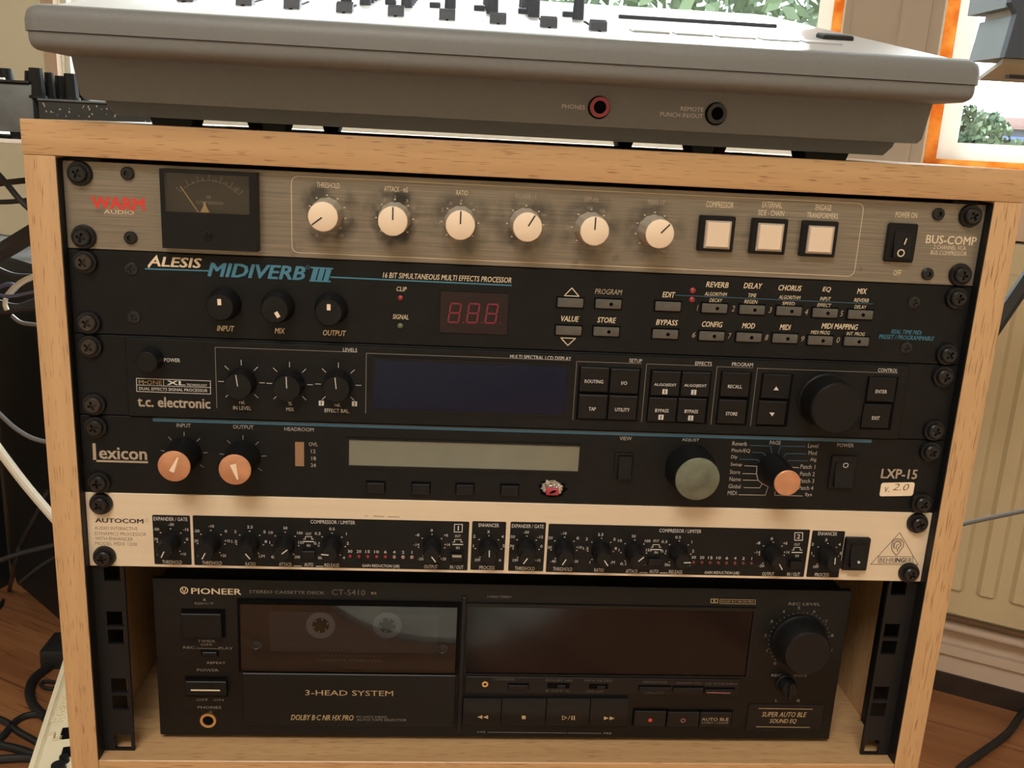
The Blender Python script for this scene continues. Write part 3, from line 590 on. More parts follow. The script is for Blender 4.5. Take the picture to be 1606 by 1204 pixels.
for pts in ([(340.5, 639.6), (337, 544), (560, 552.4)], [(573.4, 647.6), (574.7, 553), (895, 565.6)], [(897.8, 658.3), (904.8, 566.6), (1006.4, 570)], [(1006.5, 661.3), (1013.7, 570), (1116.6, 574.4)], [(1114.9, 665.3), (1124.6, 574.4), (1180.9, 576.9)], [(1176.9, 667.9), (1187.8, 576.6), (1407.9, 585.6)]):
    q = [px2(*c, YT) for c in pts]; xv = (q[0][0] + q[1][0]) / 2; zt = (q[1][1] + q[2][1]) / 2
    LNM(u3, 'ink_dim', [(xv, q[0][1]), (xv, zt), (q[2][0], zt)], 0.3, YT)
for tx, u, v, w in (('LEVELS', 549, 548.7, 22), ('MULTI SPECTRAL LCD DISPLAY', 848, 560.6, 96), ('SETUP', 997, 565.4, 20), ('EFFECTS', 1103.4, 570, 26), ('PROGRAM', 1164.5, 571.4, 33), ('CONTROL', 1392.4, 580.6, 31), ('rel.', 379.8, 630.4, 9), ('IN LEVEL', 379.8, 639.6, 28), ('%', 455, 632.6, 6), ('MIX', 455, 641.6, 12), ('rel.', 529.3, 634.6, 9), ('EFFECT BAL.', 528.6, 643.9, 39)): T(u3, 'ink_white', tx, u, v, w, 5.8, Y=YT)
def numsq(rt, n_, u, v, Y, s=8):
    c = P(u, v, Y); hw = s * pxmm(u, v, Y) / 2; ink(rt, 'ink_white').quad([(c.x - hw, c.z - hw), (c.x + hw, c.z - hw), (c.x + hw, c.z + hw), (c.x - hw, c.z + hw)], Y - 0.05); T(rt, 'ink_black', n_, u, v, 3, 5.5, 0, 0.03, Y=Y - 0.04)
numsq(u3, '1', 504, 632, YT); numsq(u3, '2', 556, 633, YT)
for (cu, cv, an) in ((379, 599, 98), (454.4, 602, 92), (530.6, 603, 96)):
    c = P(cu, cv, YT); a = (c.x, YT, c.z)
    kb = knob(u3, a, 'tck', [(8.0, 0), (7.9, -1), (7.2, -9), (6.8, -9.6), (0.4, -9.6)], 'knob_black', 40, 0, 0, an); pointer(kb, 'tck', 0.2, 6.4, 0.45, -9.6, 'ink_white')
    for k_ in range(7):
        t = math.radians(225 - 45 * k_); LNM(u3, 'ink_white', [(a[0] + 9.4 * math.cos(t), a[2] + 9.4 * math.sin(t)), (a[0] + 12.2 * math.cos(t), a[2] + 12.2 * math.sin(t))], 0.32, YT)
a = quad_box([(583, 561), (895, 569), (892, 654), (583, 644)], YT, 0.3); b4 = quad_box([(587, 565), (890, 573), (888, 650.5), (587, 640.5)], YT, 0.3)
lc = part('lcd_bezel', MB().frame_y(rc(*a), rc(*b4), YT - 0.6, YT), 'black_plastic', u3); part('lcd_screen', MB().box(b4[0], b4[1], YT - 0.3, YT, b4[2], b4[3]), 'lcd_blue', lc, 'glossy dark blue display')
BT3 = [('ROUTING', 932, 596, 29), ('I/O', 979.5, 598.5, 9), ('TAP', 929.4, 639, 11), ('UTILITY', 976.5, 640.4, 23), ('ALGO|EDIT', 1043.8, 602.3, 35), ('ALGO|EDIT', 1091, 603.5, 35), ('BYPASS', 1038.6, 643.4, 21), ('BYPASS', 1084.7, 644.6, 21), ('RECALL', 1153.2, 604, 22), ('STORE', 1147.8, 646.6, 18), ('', 1217.2, 606.8, 0), ('', 1210.2, 648.4, 0), ('ENTER', 1382.5, 611.8, 18), ('EXIT', 1374, 653.4, 12)]
for (ua, va, ub, vb, uc, vc, ud, vd) in ((908, 574, 1004.5, 578, 1000, 661, 903, 657), (1020, 579, 1115.5, 582.5, 1109, 665, 1013, 661), (1129.5, 582, 1179, 584, 1172, 667, 1123, 665), (1194, 585, 1242.5, 586.5, 1235.5, 669.5, 1186, 667.5), (1360, 590, 1407, 592, 1399, 674.5, 1350, 672)):
    a = quad_box([(ua, va), (ub, vb), (uc, vc), (ud, vd)], YT, 0); part('key_well', MB().box(a[0], a[1], YT - 0.12, YT, a[2], a[3]), 'void_black', u3)
for (tx, u, v, w) in BT3:
    q = P(u, v, YT - 1.5)
    inst('key', shared('tc_key', lambda: MB().prism_x([(0, -6.9), (-1.0, -6.9), (-1.5, -6.3), (-1.35, 0), (-1.6, 6.6), (-1.2, 7.2), (0, 7.2)], -7.75, 7.75), 'black_plastic'), (q.x, YT, q.z), u3)
    dy = 1.5 if 'ALGO' in tx else (0.3 if 'BYP' in tx else 2.0)
    if tx: T(u3, 'ink_white', tx, u - 0.5, v + dy, w, 5.4, 0, 0.012, Y=YT - 1.75)
for n_, u, v in (('1', 1042.8, 614), ('2', 1088, 615), ('1', 1036.6, 654), ('2', 1083.2, 655.4)): numsq(u3, n_, u, v, YT - 1.75)
POLY(u3, 'ink_white', [(1213, 611.6), (1221.4, 612), (1217.4, 605.8)], YT - 1.75); POLY(u3, 'ink_white', [(1206.5, 646.5), (1211, 652.5), (1215, 646.9)], YT - 1.75)
a = axis_of(1313, 641, 18, YT); knob(u3, a, 'jog', [(15.4, 0), (15.4, -0.8), (14.6, -1.6), (14.4, -17), (13.6, -18), (0.5, -18)], 'knob_black', 64, 32, 0.012, name='data_wheel')

# ------------------------------------------------------------------ unit 4: black processor with copper knob caps
u4 = unit(3, 'reverb_processor', 'black rack reverb with copper capped knobs and long greenish display', 'effects unit', 'black_panel')
LNM(u4, 'ink_deepblue', [(px2(240.8, 658.3, 0)[0], -44.45 * 3 - 1.9), (px2(1366, 692, 0)[0], -44.45 * 3 - 1.9)], 1.5)
LNM(u4, 'ink_faint', [(px2(240.8, 658.3, 0)[0], -44.45 * 3 - 0.8), (px2(1366, 692, 0)[0], -44.45 * 3 - 0.8)], 0.4)
T(u4, 'ink_tan', 'exicon', 193, 711, 74, 18, 0, 0.03); LN(u4, 'ink_tan', [(147.5, 696), (148.8, 723)], 5); LN(u4, 'ink_tan', [(147, 722.4), (231.3, 724.6)], 3.4)
for tx, u, v, w in (('INPUT', 288, 667, 22), ('OUTPUT', 381.6, 669.5, 32), ('HEADROOM', 469, 673, 46), ('OVL', 491.4, 696.4, 14), ('12', 491.4, 707.4, 7), ('18', 492, 718.6, 7), ('24', 491.4, 729.3, 8), ('VIEW', 981.3, 687.3, 19), ('ADJUST', 1083, 690.2, 27), ('PAGE', 1215.8, 694, 17), ('POWER', 1326, 698, 26)): T(u4, 'ink_grey', tx, u, v, w, 5.8)
for tx, u, v, w in (('Reverb', 1160, 695.5, 23), ('Pitch/EQ', 1162, 706.7, 29), ('Dly', 1151.5, 717, 10), ('Setup', 1154.7, 728.6, 18), ('Store', 1152.7, 739.8, 16), ('Name', 1153, 751, 18), ('Global', 1152, 762.3, 19), ('MIDI', 1148.3, 772.7, 14), ('Level', 1275.3, 698.8, 16), ('Mod', 1274.5, 710, 13), ('Alg', 1275.3, 721, 10), ('Patch 1', 1267, 731.7, 23), ('Patch 2', 1266.3, 742.9, 23), ('Patch 3', 1265.3, 753.8, 23), ('Patch 4', 1264, 764.8, 23), ('Sys', 1267.8, 775.8, 11)): T(u4, 'ink_grey', tx, u, v, w, 6.5)
G = lambda x, y: (830 + x / 4.0125, 530 + y / 4.0125); H = lambda x, y: (1130 + x / 4.0125, 540 + y / 4.0125)
for m_, pts in (('ink_deepblue', [G(1390, 675), G(1520, 680), G(1528, 735)]), ('ink_deepblue', [G(1405, 718), G(1470, 720), G(1488, 740)]), ('ink_deepblue', [G(1325, 762), G(1435, 765), G(1455, 780)]), ('ink_grey', [G(1355, 803), G(1432, 806), G(1430, 850)]), ('ink_grey', [G(1343, 852), G(1430, 854), G(1440, 895)]), ('ink_grey', [G(1345, 893), G(1440, 895), G(1465, 915), G(1503, 935)]), ('ink_grey', [G(1350, 940), G(1450, 942), G(1465, 918)]), ('ink_grey', [G(1318, 985), G(1485, 988), G(1503, 937)]),
                ('ink_deepblue', [H(535, 642), H(378, 640), H(362, 692)]), ('ink_deepblue', [H(540, 688), H(412, 686), H(395, 708)]), ('ink_deepblue', [H(548, 732), H(430, 730), H(412, 745)]), ('ink_grey', [H(448, 772), H(493, 775)]), ('ink_grey', [H(342, 925), H(342, 948), H(515, 953)])): LN(u4, m_, pts, 1.0)
for (u, v, an, key) in ((273, 731, 66, 'lex'), (368.4, 736.3, 285, 'lex'), (1234.7, 757.3, 35, 'lexp')):
    h_ = 20 if key == 'lex' else 25; a = axis_of(u, v, h_)
    kb = knob(u4, a, key, [(9.6 if key == 'lex' else 8.6, 0), (9.4 if key == 'lex' else 8.4, -2), (8.6 if key == 'lex' else 7.6, -h_ + 0.6), (0.5, -h_ + 0.6)], 'knob_black', 40, 20, 0.03, an)
    inst('cap', shared(('lexcap', key), lambda: MB().lathe(0, 0, [(8.4 if key == 'lex' else 7.3, -h_ + 0.7), (8.4 if key == 'lex' else 7.3, -h_ - 0.1), (7.9 if key == 'lex' else 6.9, -h_ - 0.4), (0.4, -h_ - 0.5)], 40), 'copper'), WL[kb], kb, label='copper coloured knob cap')
    if key == 'lex': pointer(kb, 'lex%d' % an, -3.2, 5.6, 3.2 if an > 100 else 2.6, -h_ - 0.45, 'knob_white', 0.8)
    if key == 'lex':
        for k_ in range(7):
            t = math.radians(215 - 42 * k_); LNM(u4, 'ink_grey', [(a[0] + 10.2 * math.cos(t), a[2] + 10.2 * math.sin(t)), (a[0] + 12.6 * math.cos(t), a[2] + 12.6 * math.sin(t))], 0.3)
a = axis_of(1094, 751.3, 18); kb = knob(u4, a, 'adj', [(14.4, 0), (14.2, -2), (12.6, -17.4), (0.5, -17.4)], 'knob_black', 48, 40, 0.02)
inst('cap', shared('adjcap', lambda: MB().lathe(0, 0, [(12.3, -17.3), (12.3, -18), (11.7, -18.4), (0.4, -18.4)], 48), 'olive_cap'), WL[kb], kb, label='worn grey-green knob cap')
a = quad_box([(463, 692.5), (477, 693), (477, 730.8), (463, 730.4)], 0, 0); part('headroom_window', MB().box(a[0], a[1], -0.3, 0, a[2], a[3]), 'copper_reflection', u4, 'small level window with a copper reflection in its colour')
a = quad_box([(543, 685.5), (912, 696.5), (911, 740.5), (543, 735)], 0, 0.3); b4 = quad_box([(547.5, 689), (908.5, 699.5), (907.5, 737), (547, 731.5)], 0, 0.3)
lc = part('lcd_bezel', MB().frame_y(rc(*a), rc(*b4), -0.8, 0), 'black_plastic', u4); part('lcd_screen', MB().box(b4[0], b4[1], -0.2, 0, b4[2], b4[3]), 'lcd_green', lc, 'unlit grey-green display')
for (u, v) in ((589, 765.5), (660, 767.2), (729.2, 768.5), (799.5, 770)):
    q = P(u, v, -2.6); b_ = inst('push_button', shared('lexb', lambda: MB().box(-4.9, 4.9, -2.6, 0, -2.9, 2.9, 0.3, 1), 'black_plastic'), (q.x, 0, q.z), u4)
    inst('bezel', shared('lexbz', lambda: MB().frame_y(rc(-5.4, 5.4, -3.3, 3.5), rc(-4.95, 4.95, -2.95, 2.95), -0.3, 0), 'void_black'), (q.x, 0, q.z), b_)
# the broken button: torn hole, crumpled foil and a red remnant
c = P(866, 765.5, 0); n = 26; rg = [(6.2 + random.uniform(-0.9, 1.1)) for _ in range(n)]
zlim = lambda z: max(z, -44.45 * 4 + 0.4)
part('torn_hole', MB().prism_y([(c.x + rg[i] * 1.28 * math.cos(2 * math.pi * i / n), zlim(c.z + rg[i] * 0.85 * math.sin(2 * math.pi * i / n))) for i in range(n)], -0.15, 0), 'void_black', u4, 'torn hole where a button is broken')
bm = bmesh.new(); bmesh.ops.create_icosphere(bm, subdivisions=4, radius=1.0)
for v_ in bm.verts:
    p_ = v_.co.copy(); a_ = math.atan2(p_.z, p_.x); nn = noise.noise(p_ * 5.0) * 0.35 + noise.noise(p_ * 13) * 0.2
    ringr = 1.0 + nn
    v_.co = Vector((c.x + p_.x * 5.6 * ringr, -0.2 - max(0, -p_.y) * 2.2 * (0.6 + nn), zlim(c.z + 0.6 + p_.z * 4.2 * ringr)))
part('torn_foil', MB().bm(bm), 'foil', u4, 'crumpled grey foil')
part('button_remnant', MB().box(c.x - 3.6, c.x + 3.4, -3.6, -0.1, c.z - 3.0, c.z + 0.9, 0.5, 1), 'torn_red', u4, 'red remnant of a button'); part('button_dirt', MB().prism_y([(c.x - 1.9, c.z - 2.2), (c.x + 1.2, c.z - 1.2), (c.x + 2.2, c.z + 0.3), (c.x + 0.2, c.z + 0.2), (c.x - 1.4, c.z - 0.9)], -3.7, -3.55), 'void_black', u4)
sw = part('view_switch', MB().frame_y(rc(*quad_box([(964, 710), (993, 711), (992, 753), (963.5, 752)], 0, 1)), rc(*quad_box([(967, 713), (992, 714), (991.5, 752), (966, 751)], 0, 1)), -1, 0), 'black_plastic', u4)
a = quad_box([(971, 717), (991.5, 718), (990.5, 752), (970.5, 751)], 0, 3); part('rocker', MB().prism_x([(0, a[2]), (-3.2, a[2]), (-2.2, (a[2] + a[3]) / 2), (-1.2, a[3]), (0, a[3])], a[0], a[1]), 'black_plastic', sw)
sw = part('power_switch', box_at(1322.4, 741.4, 41, 52, 0, 1.6, 0.4), 'black_plastic', u4)
c = P(1323, 744, -2.2); part('rocker', MB().prism_x([(-1.5, c.z - 7), (-4.4, c.z - 7), (-2.6, c.z + 1), (-2.2, c.z + 7), (-1.5, c.z + 7)], c.x - 5.2, c.x + 5.2), 'black_plastic', sw)
RING(u4, 'ink_white', 1326.4, 729.4, 3.6, 1.1, -2.4)
T(u4, 'ink_tan', 'LXP-15', 1410.4, 743, 56, 14.5, 0, 0.03)
a = quad_box([(1380.5, 757), (1434, 755.5), (1432.5, 776.5), (1380.5, 779)], 0, 0); part('sticker', MB().prism_y(rrect([(a[0], a[2] - 0.4), (a[1], a[2] + 0.5), (a[1], a[3] + 0.4), (a[0], a[3] - 0.5)], 1.6), -0.15, 0), 'sticker', u4, 'cream paper sticker with handwritten version number')
T(u4, 'ink_brown', 'v.', 1391, 767.5, 8, 8, 0.1, -0.01, Y=-0.2); T(u4, 'ink_brown', '2.0', 1413, 763.5, 25, 10.5, 0.25, -0.01, Y=-0.2)

# ------------------------------------------------------------------ unit 5: cream dynamics processor with black control fields
u5 = unit(4, 'dynamics_processor', 'cream fronted rack dynamics processor with two rows of black control fields', 'dynamics processor', 'cream_panel')
YB = -0.25
for pts in ([(239, 807.4), (297.7, 809), (300.7, 885.4), (242, 884)], [(302, 809.3), (736.3, 817.4), (733, 893.4), (305, 885.9)], [(741, 817.4), (794, 818.6), (790.3, 893.4), (737.3, 893.4)], [(800.8, 818), (856.4, 819.9), (851.9, 895.4), (797, 894.6)], [(860.6, 819.9), (1270.7, 832.4), (1260.2, 904.6), (856, 895.9)], [(1274.5, 832.4), (1325, 832.9), (1315.6, 904.6), (1264.5, 904.6)]):
    a = quad_box(pts, 0, 0.25); zt, zb = a[3] + 0.1, a[2] - 0.1
    part('control_field', MB().prism_y(rrect([(a[0], zb), (a[1], zb), (a[1], zt), (a[0], zt)], 0.7, 3), YB, 0), 'black_panel', u5)
tb = lambda m_, rows, h, sh=0, bo=0.0, Y=YB: [T(u5, m_, tx, u, v, w, h, sh, bo, Y=Y) for tx, u, v, w in rows]
tb('ink_black', [('AUTOCOM', 187.3, 816.3, 75)], 6.8, 0, 0.035, 0); RING(u5, 'ink_tan', 230, 816, 2.4, 0.7)
tb('ink_black', [('AUDIO INTERACTIVE', 182.3, 828.3, 67), ('DYNAMICS PROCESSOR', 189.3, 837, 80), ('WITH ENHANCER', 179, 844.5, 59), ('MODEL MDX 1200', 182.3, 852.5, 65)], 5.2, 0, -0.012, 0)
tb('ink_white', [('EXPANDER / GATE', 267.5, 813.6, 53), ('THRESHOLD', 270, 881, 31), ('COMPRESSOR / LIMITER', 522, 818.5, 70), ('THRESHOLD', 332.6, 882.4, 31), ('RATIO', 393, 884, 16), ('ATTACK', 447.7, 884.6, 20), ('AUTO', 484.4, 885, 14), ('RELEASE', 520.4, 886, 23), ('GAIN REDUCTION [dB]', 597.2, 887.7, 58), ('OUTPUT', 675.7, 888.4, 21), ('IN / OUT', 716.3, 889, 21), ('ENHANCER', 766.7, 823.4, 32), ('PROCESS', 763.7, 889.7, 24), ('EXPANDER / GATE', 827.7, 824.9, 50), ('THRESHOLD', 823, 891, 31), ('THRESHOLD', 882.3, 892, 30), ('RATIO', 939.6, 893.6, 15), ('ATTACK', 991, 895.4, 19), ('AUTO', 1025.6, 895.6, 14), ('RELEASE', 1059.7, 896.6, 21), ('GAIN REDUCTION [dB]', 1132, 898.4, 54), ('COMPRESSOR / LIMITER', 1067, 832.3, 66), ('OUTPUT', 1204.7, 899.7, 19), ('IN / OUT', 1244.5, 900.2, 20), ('ENHANCER', 1298, 836.6, 30), ('PROCESS', 1289, 901, 22)], 5.6)
tb('ink_tan', [('POWER', 1338, 902, 18)], 4.2, Y=0)
for u, v, u2_, v2_ in ((461, 887, 473, 887.3), (496, 887.6, 507, 887.9), (1003, 897.5, 1015, 897.8), (1035, 898, 1047, 898.3)): LN(u5, 'ink_white', [(u, v), (u2_, v2_)], 1, YB)
for n_, u, v in (('1', 718.8, 828), ('2', 1252.5, 841)):
    LN(u5, 'ink_white', [(u - 6, v - 6), (u + 6.3, v - 6), (u + 6, v + 6), (u - 6.3, v + 6)], 1.2, YB, True); T(u5, 'ink_white', n_, u, v, 5, 7, 0, 0.02, Y=YB)
for (u, v1, v2, v3) in ((718, 840.3, 849.8, 858.8), (483.9, 836.8, 845.2, 855.2), (1029, 847.8, 857.8, 866), (1250, 853.6, 862.3, 871.5)):
    T(u5, 'ink_white', 'OUT', u, v1, 9, 4, Y=YB); T(u5, 'ink_white', 'IN', u, v3, 5, 4, Y=YB)
    LN(u5, 'ink_white', [(u - 8, v2), (u - 5, v2), (u - 5, v2 - 4), (u + 5, v2 - 4), (u + 5, v2), (u + 8, v2)], 1, YB); LN(u5, 'ink_white', [(u - 8, v2 + 3.6), (u + 8, v2 + 3.8)], 1.6, YB)
for (u, v) in ((483.9, 869.7), (716.3, 874.7), (1026.4, 882.2), (1248.3, 886)):
    q = P(u, v, -3); b_ = inst('push_button', shared('behb', lambda: MB().box(-3.6, 3.6, -3.2, 0, -2.2, 2.2, 0.3, 1), 'black_plastic'), (q.x, YB, q.z), u5)
    inst('bezel', shared('behbz', lambda: MB().frame_y(rc(-4.6, 4.6, -3.1, 3.4), rc(-3.7, 3.7, -2.3, 2.3), -0.6, 0), 'black_plastic'), (q.x, YB, q.z), b_)
    if u == 716.3: inst('indicator', shared('behi', lambda: MB().box(-2.6, 2.6, -3.35, -3.2, 0.6, 1.9), 'ink_tan'), (q.x, YB, q.z), b_)
EXP = ['OFF', '-70', '-50', '-30', '-15', '0', '+10']; THR = ['-40', '-30', '-20', '-10', '0', '+10', '+20']; RAT = ['1', '1.5', '2', '2.5', '5', '8', 'LIM']; ATT = ['0.1', '1', '10', '50', '100', '150', '200']
REL = ['50m', '0.1', '0.3', '0.5', '1', '2', '4']; OUTP = ['-20', '-14', '-8', '0', '+8', '+14', '+20']; ENH = ['OFF', '1', '2', '3', '4', '5', '6']
for (u, v, lab, an, un) in ((268.3, 848.5, EXP, 245, 'dBu'), (331.3, 851, THR, 243, 'dBu'), (392, 852, RAT, 308, ''), (447.5, 853.5, ATT, 40, 'msec'), (520.7, 854.8, REL, 175, 'sec'), (677, 856.8, OUTP, 308, 'dB'), (766, 858.8, ENH, 92, ''), (825.2, 859.3, EXP, 237, 'dBu'), (884.3, 861, THR, 240, 'dBu'), (942, 862.7, RAT, 305, ''), (994, 865.2, ATT, 43, 'msec'), (1063.5, 866.7, REL, 2, 'sec'), (1210.4, 868.5, OUTP, 302, 'dB'), (1295.6, 870.2, ENH, 93, '')):
    c = P(u, v, YB); a = (c.x, YB, c.z)
    kb = knob(u5, a, 'beh', [(5.5, 0), (5.5, -1.2), (5.0, -2), (4.7, -8), (4.5, -12.6), (4.2, -13), (0.3, -13)], 'knob_black', 36, 0, 0, an); pointer(kb, 'beh', 0.3, 4.3, 0.55, -13, 'ink_white')
    s_ = 1 / pxmm(u, v, YB)
    for k_ in range(7):
        t = math.radians(232 - 47.3 * k_); r_ = 7.5
        LNM(u5, 'ink_white', [(a[0] + r_ * math.cos(t) - 0.25, a[2] + r_ * math.sin(t)), (a[0] + r_ * math.cos(t) + 0.25, a[2] + r_ * math.sin(t))], 0.5, YB)
        ox, oy = ((-17, -19), (-23.5, 3), (-22, 18), (0, 25), (22, 17.5), (24, 3), (18, -19))[k_]; n_ = lab[k_]; q_ = s_ / 2.72
        T(u5, 'ink_white', n_, u + ox * q_, v - oy * q_, 2.5 * len(n_) + 1.2, 4.3, Y=YB)
for k_, n_ in enumerate(('30', '20', '15', '10', '6', '4', '2', '1')):
    for (ua, va, ub, vb, ml) in ((549, 872.7, 646, 874.4, 'led_grey'), (1088, 882.2, 1179, 884, 'led_dark_red')):
        t = k_ / 7; u = ua + (ub - ua) * t; v = va + (vb - va) * t; led(u5, u, v, 2.9, ml if (ml != 'led_grey' or k_ > 4) else 'led_red', YB); T(u5, 'ink_white', n_, u, v - 8.5, 3 * len(n_) + 1, 4.4, Y=YB)
sw = part('power_switch', box_at(1343.7, 869.7, 39, 51, 0, 3, 0.6), 'black_plastic', u5, 'black rocker power switch'); c = P(1346, 871.5, -4)
part('rocker', MB().prism_x([(-2.9, c.z - 7), (-6.4, c.z - 7), (-4.2, c.z - 1), (-3.6, c.z + 7), (-2.9, c.z + 7)], c.x - 4.6, c.x + 4.6), 'black_plastic', sw)
c2 = P(1346.7, 881.5, -6); part('mark', MB().lathe(c2.x, c2.z, [(0.7, -5.5), (0.7, -6.5), (0.3, -6.6)], 12), 'ink_white', sw)
LN(u5, 'ink_black', [(1411, 834.9), (1440, 885.2), (1365.4, 884.7)], 0.9, 0, True)
LN(u5, 'ink_black', [(1377.7, 872.3), (1431.5, 872.8), (1431.5, 883), (1377.4, 882.6)], 0.8, 0, True)
T(u5, 'ink_black', 'BEHR', 1391, 877.7, 23, 6.6); T(u5, 'ink_black', 'ING', 1411, 877.9, 15, 6.6, 0, 0.05); T(u5, 'ink_black', 'ER', 1425, 878, 11, 6.6)
ear = [(1403, 868), (1398.5, 862), (1398, 855), (1400, 848), (1406, 844.5), (1413, 845.5), (1417, 850.5), (1416.5, 857), (1412, 862), (1409, 867.5), (1405.5, 870.5)]
LN(u5, 'ink_black', ear, 1.1, 0, True); LN(u5, 'ink_black', [(1402, 860), (1402.5, 852), (1407, 848.5), (1412, 850), (1413, 855), (1408.5, 859.5), (1407, 864)], 1.3); LN(u5, 'ink_black', [(1405, 861), (1406, 855), (1410, 853)], 1.1); LN(u5, 'ink_tan', [(1400.5, 858), (1401.5, 850), (1406, 846.5), (1413, 848)], 1.6)
LN(u5, 'ink_tan', [(572, 808.5), (577, 809)], 1.6); LN(u5, 'ink_tan', [(586, 809), (602, 810)], 2.2); LN(u5, 'ink_tan', [(608, 810), (626, 810.5)], 1.8)

# ------------------------------------------------------------------ cassette deck
YD = 14.0; DZ0, DZ1 = -340.6, -236.0; DX0, DX1 = -212.0, 207.2
dk = root('cassette_deck', (0, YD + 130, -344), 'black stereo cassette deck on the shelf under the rack units', 'cassette deck')
part('case', MB().box(DX0 + 4, DX1 - 4, YD + 4.1, YD + 280, DZ0 + 1, DZ1 - 1.5, 0.8, 1), 'black_metal', dk)
for x in (-180, 175):
    for y in (YD + 30, YD + 250): part('foot', MB().cylz(x, y, -344, DZ0 + 1, 11, 12, 20), 'rubber', dk)
part('front_panel', MB().box(DX0, DX1, YD, YD + 4, DZ0, DZ1, 0.8, 2), 'deck_black', dk)
D = lambda m_, tx, u, v, w, h, sh=0, bo=0.0, Y=YD: T(dk, m_, tx, u, v, w, h, sh, bo, Y=Y)
D('ink_cream', 'PIONEER', 339.3, 927, 78, 9.2, 0, 0.02); RING(dk, 'ink_cream', 288.8, 925.2, 5.6, 1.6, YD); LN(dk, 'ink_cream', [(286.5, 921.5), (286.5, 925), (288.8, 928), (291, 925), (291, 921.5)], 1.3, YD); LN(dk, 'ink_cream', [(288.8, 928), (288.8, 931.5)], 1.3, YD)
D('ink_dim', 'STEREO CASSETTE DECK', 450, 928.4, 118, 4.6); D('ink_dim', 'CT-S410', 546.6, 928.6, 52, 8.4, 0, -0.015); D('ink_gold', 'RS', 586.5, 930, 8, 3.6); D('ink_dim', '3-HEAD STEREO', 783, 935.5, 38, 3.4)
POLY(dk, 'ink_dim', [(318, 941.5), (323.4, 941.8), (320.6, 937)], YD)
for tx, u, v, w, h in (('EJECT', 320.6, 946.4, 30, 3.8), ('TIMER', 324, 1005, 28, 3.8), ('OFF', 324, 1010.7, 18, 3.4), ('REC', 296.5, 1015, 18, 3.8), ('PLAY', 354.3, 1016.2, 22, 3.8), ('REPEAT', 339.3, 1039, 29, 3.6), ('POWER', 326, 1050.5, 34, 4), ('.OFF  .ON', 328.6, 1097, 44, 3.6), ('PHONES', 328.6, 1108.9, 37, 4)): D('ink_dim', tx, u, v, w, h)
LN(dk, 'ink_dim', [(307, 1016), (342, 1017)], 0.8, YD)
def dbtn(name, u0, v0, u1_, v1_, d, m_='deck_black', rim=True, label=None):
    a = quad_box([(u0, v0), (u1_, v0), (u1_, v1_), (u0, v1_)], YD, d); o = part(name, MB().box(a[0], a[1], YD - d, YD, a[2], a[3], 0.35, 1), m_, dk, label)
    if rim: part('surround', MB().frame_y(rc(a[0] - 0.9, a[1] + 0.9, a[2] - 0.6, a[3] + 0.9), rc(a[0] - 0.05, a[1] + 0.05, a[2] - 0.05, a[3] + 0.05), YD - 0.1, YD), 'void_black', o)
    return o
a = quad_box([(284, 953), (356, 955), (352, 998), (286, 999)], YD, 0); part('button_well', MB().box(a[0], a[1], YD - 0.15, YD, a[2], a[3]), 'void_black', dk)
dbtn('eject_button', 284, 963, 347, 1001, 3.0, rim=False)
a = quad_box([(290, 1059), (358, 1061), (356, 1092), (292, 1091)], YD, 0); part('button_well', MB().box(a[0], a[1], YD - 0.15, YD, a[2], a[3]), 'void_black', dk)
pb = dbtn('power_button', 291, 1069, 355, 1091, 3.0, rim=False)
a = quad_box([(299.5, 1080.8), (345, 1081.6), (345, 1083.4), (299.5, 1082.6)], YD, 3.1); part('light_bar', MB().box(a[0], a[1], YD - 3.3, YD - 3.0, a[2], a[3]), 'ink_cream', pb)
dbtn('timer_slider', 317, 1023, 340, 1029, 1.2)
c = P(327, 1128.3, YD); jk = part('headphone_jack', MB().ring_y(c.x, c.z, 3.3, 4.8, YD - 1.2, YD, 32), 'gold_ring', dk, 'gold ringed headphone socket'); part('jack_hole', MB().lathe(c.x, c.z, [(3.4, YD), (3.4, YD - 0.3), (0.3, YD - 0.3)], 24), 'void_black', jk)
# door: smoked window with the cassette behind it, lower flap below
a = quad_box([(375.5, 942.6), (719, 952), (714.5, 1052), (378.5, 1049)], YD, 0.8)
dr = part('door_window', MB().box(a[0] + 0.6, a[1] - 0.6, YD - 3.0, YD - 2.4, a[2], a[3]), 'smoked_glass', dk, 'smoked glass cassette window')
part('door_recess', MB().frame_y(rc(a[0] - 1.2, a[1] + 1.4, a[2] - 1, a[3] + 2.4), rc(a[0] + 0.6, a[1] - 0.6, a[2], a[3]), YD - 2.2, YD), 'void_black', dk)
part('door_back', MB().box(a[0] + 0.6, a[1] - 0.6, YD - 0.4, YD, a[2], a[3]), 'door_glass', dr)
c1 = P(503, 980, YD - 1); c2 = P(607.4, 980, YD - 1); cz = (c1.z + c2.z) / 2
tape = part('cassette', MB().prism_y(rrect([(c1.x - 30, cz - 18), (c2.x + 30, cz - 18), (c2.x + 30, cz + 8), (c1.x - 30, cz + 8)], 2.5), YD - 1.3, YD - 0.45), 'cassette_shell', dk, 'cassette tape behind the smoked window')
for c in (c1, c2):
    part('reel', MB().ring_y(c.x, c.z, 5.0, 8.6, YD - 1.45, YD - 1.3, 28), 'cassette_hub', tape)
    hb = MB().lathe(c.x, c.z, [(5.0, YD - 1.3), (5.0, YD - 1.4), (0.2, YD - 1.4)], 24); part('reel_hole', hb, 'void_black', tape)
    for k_ in range(6):
        t = k_ * math.pi / 3 + 0.3; part('reel_tooth', MB().box(c.x + 4.1 * math.cos(t) - 0.5, c.x + 4.1 * math.cos(t) + 0.5, YD - 1.7, YD - 1.4, c.z + 4.1 * math.sin(t) - 0.5, c.z + 4.1 * math.sin(t) + 0.5), 'ink_grey', tape)
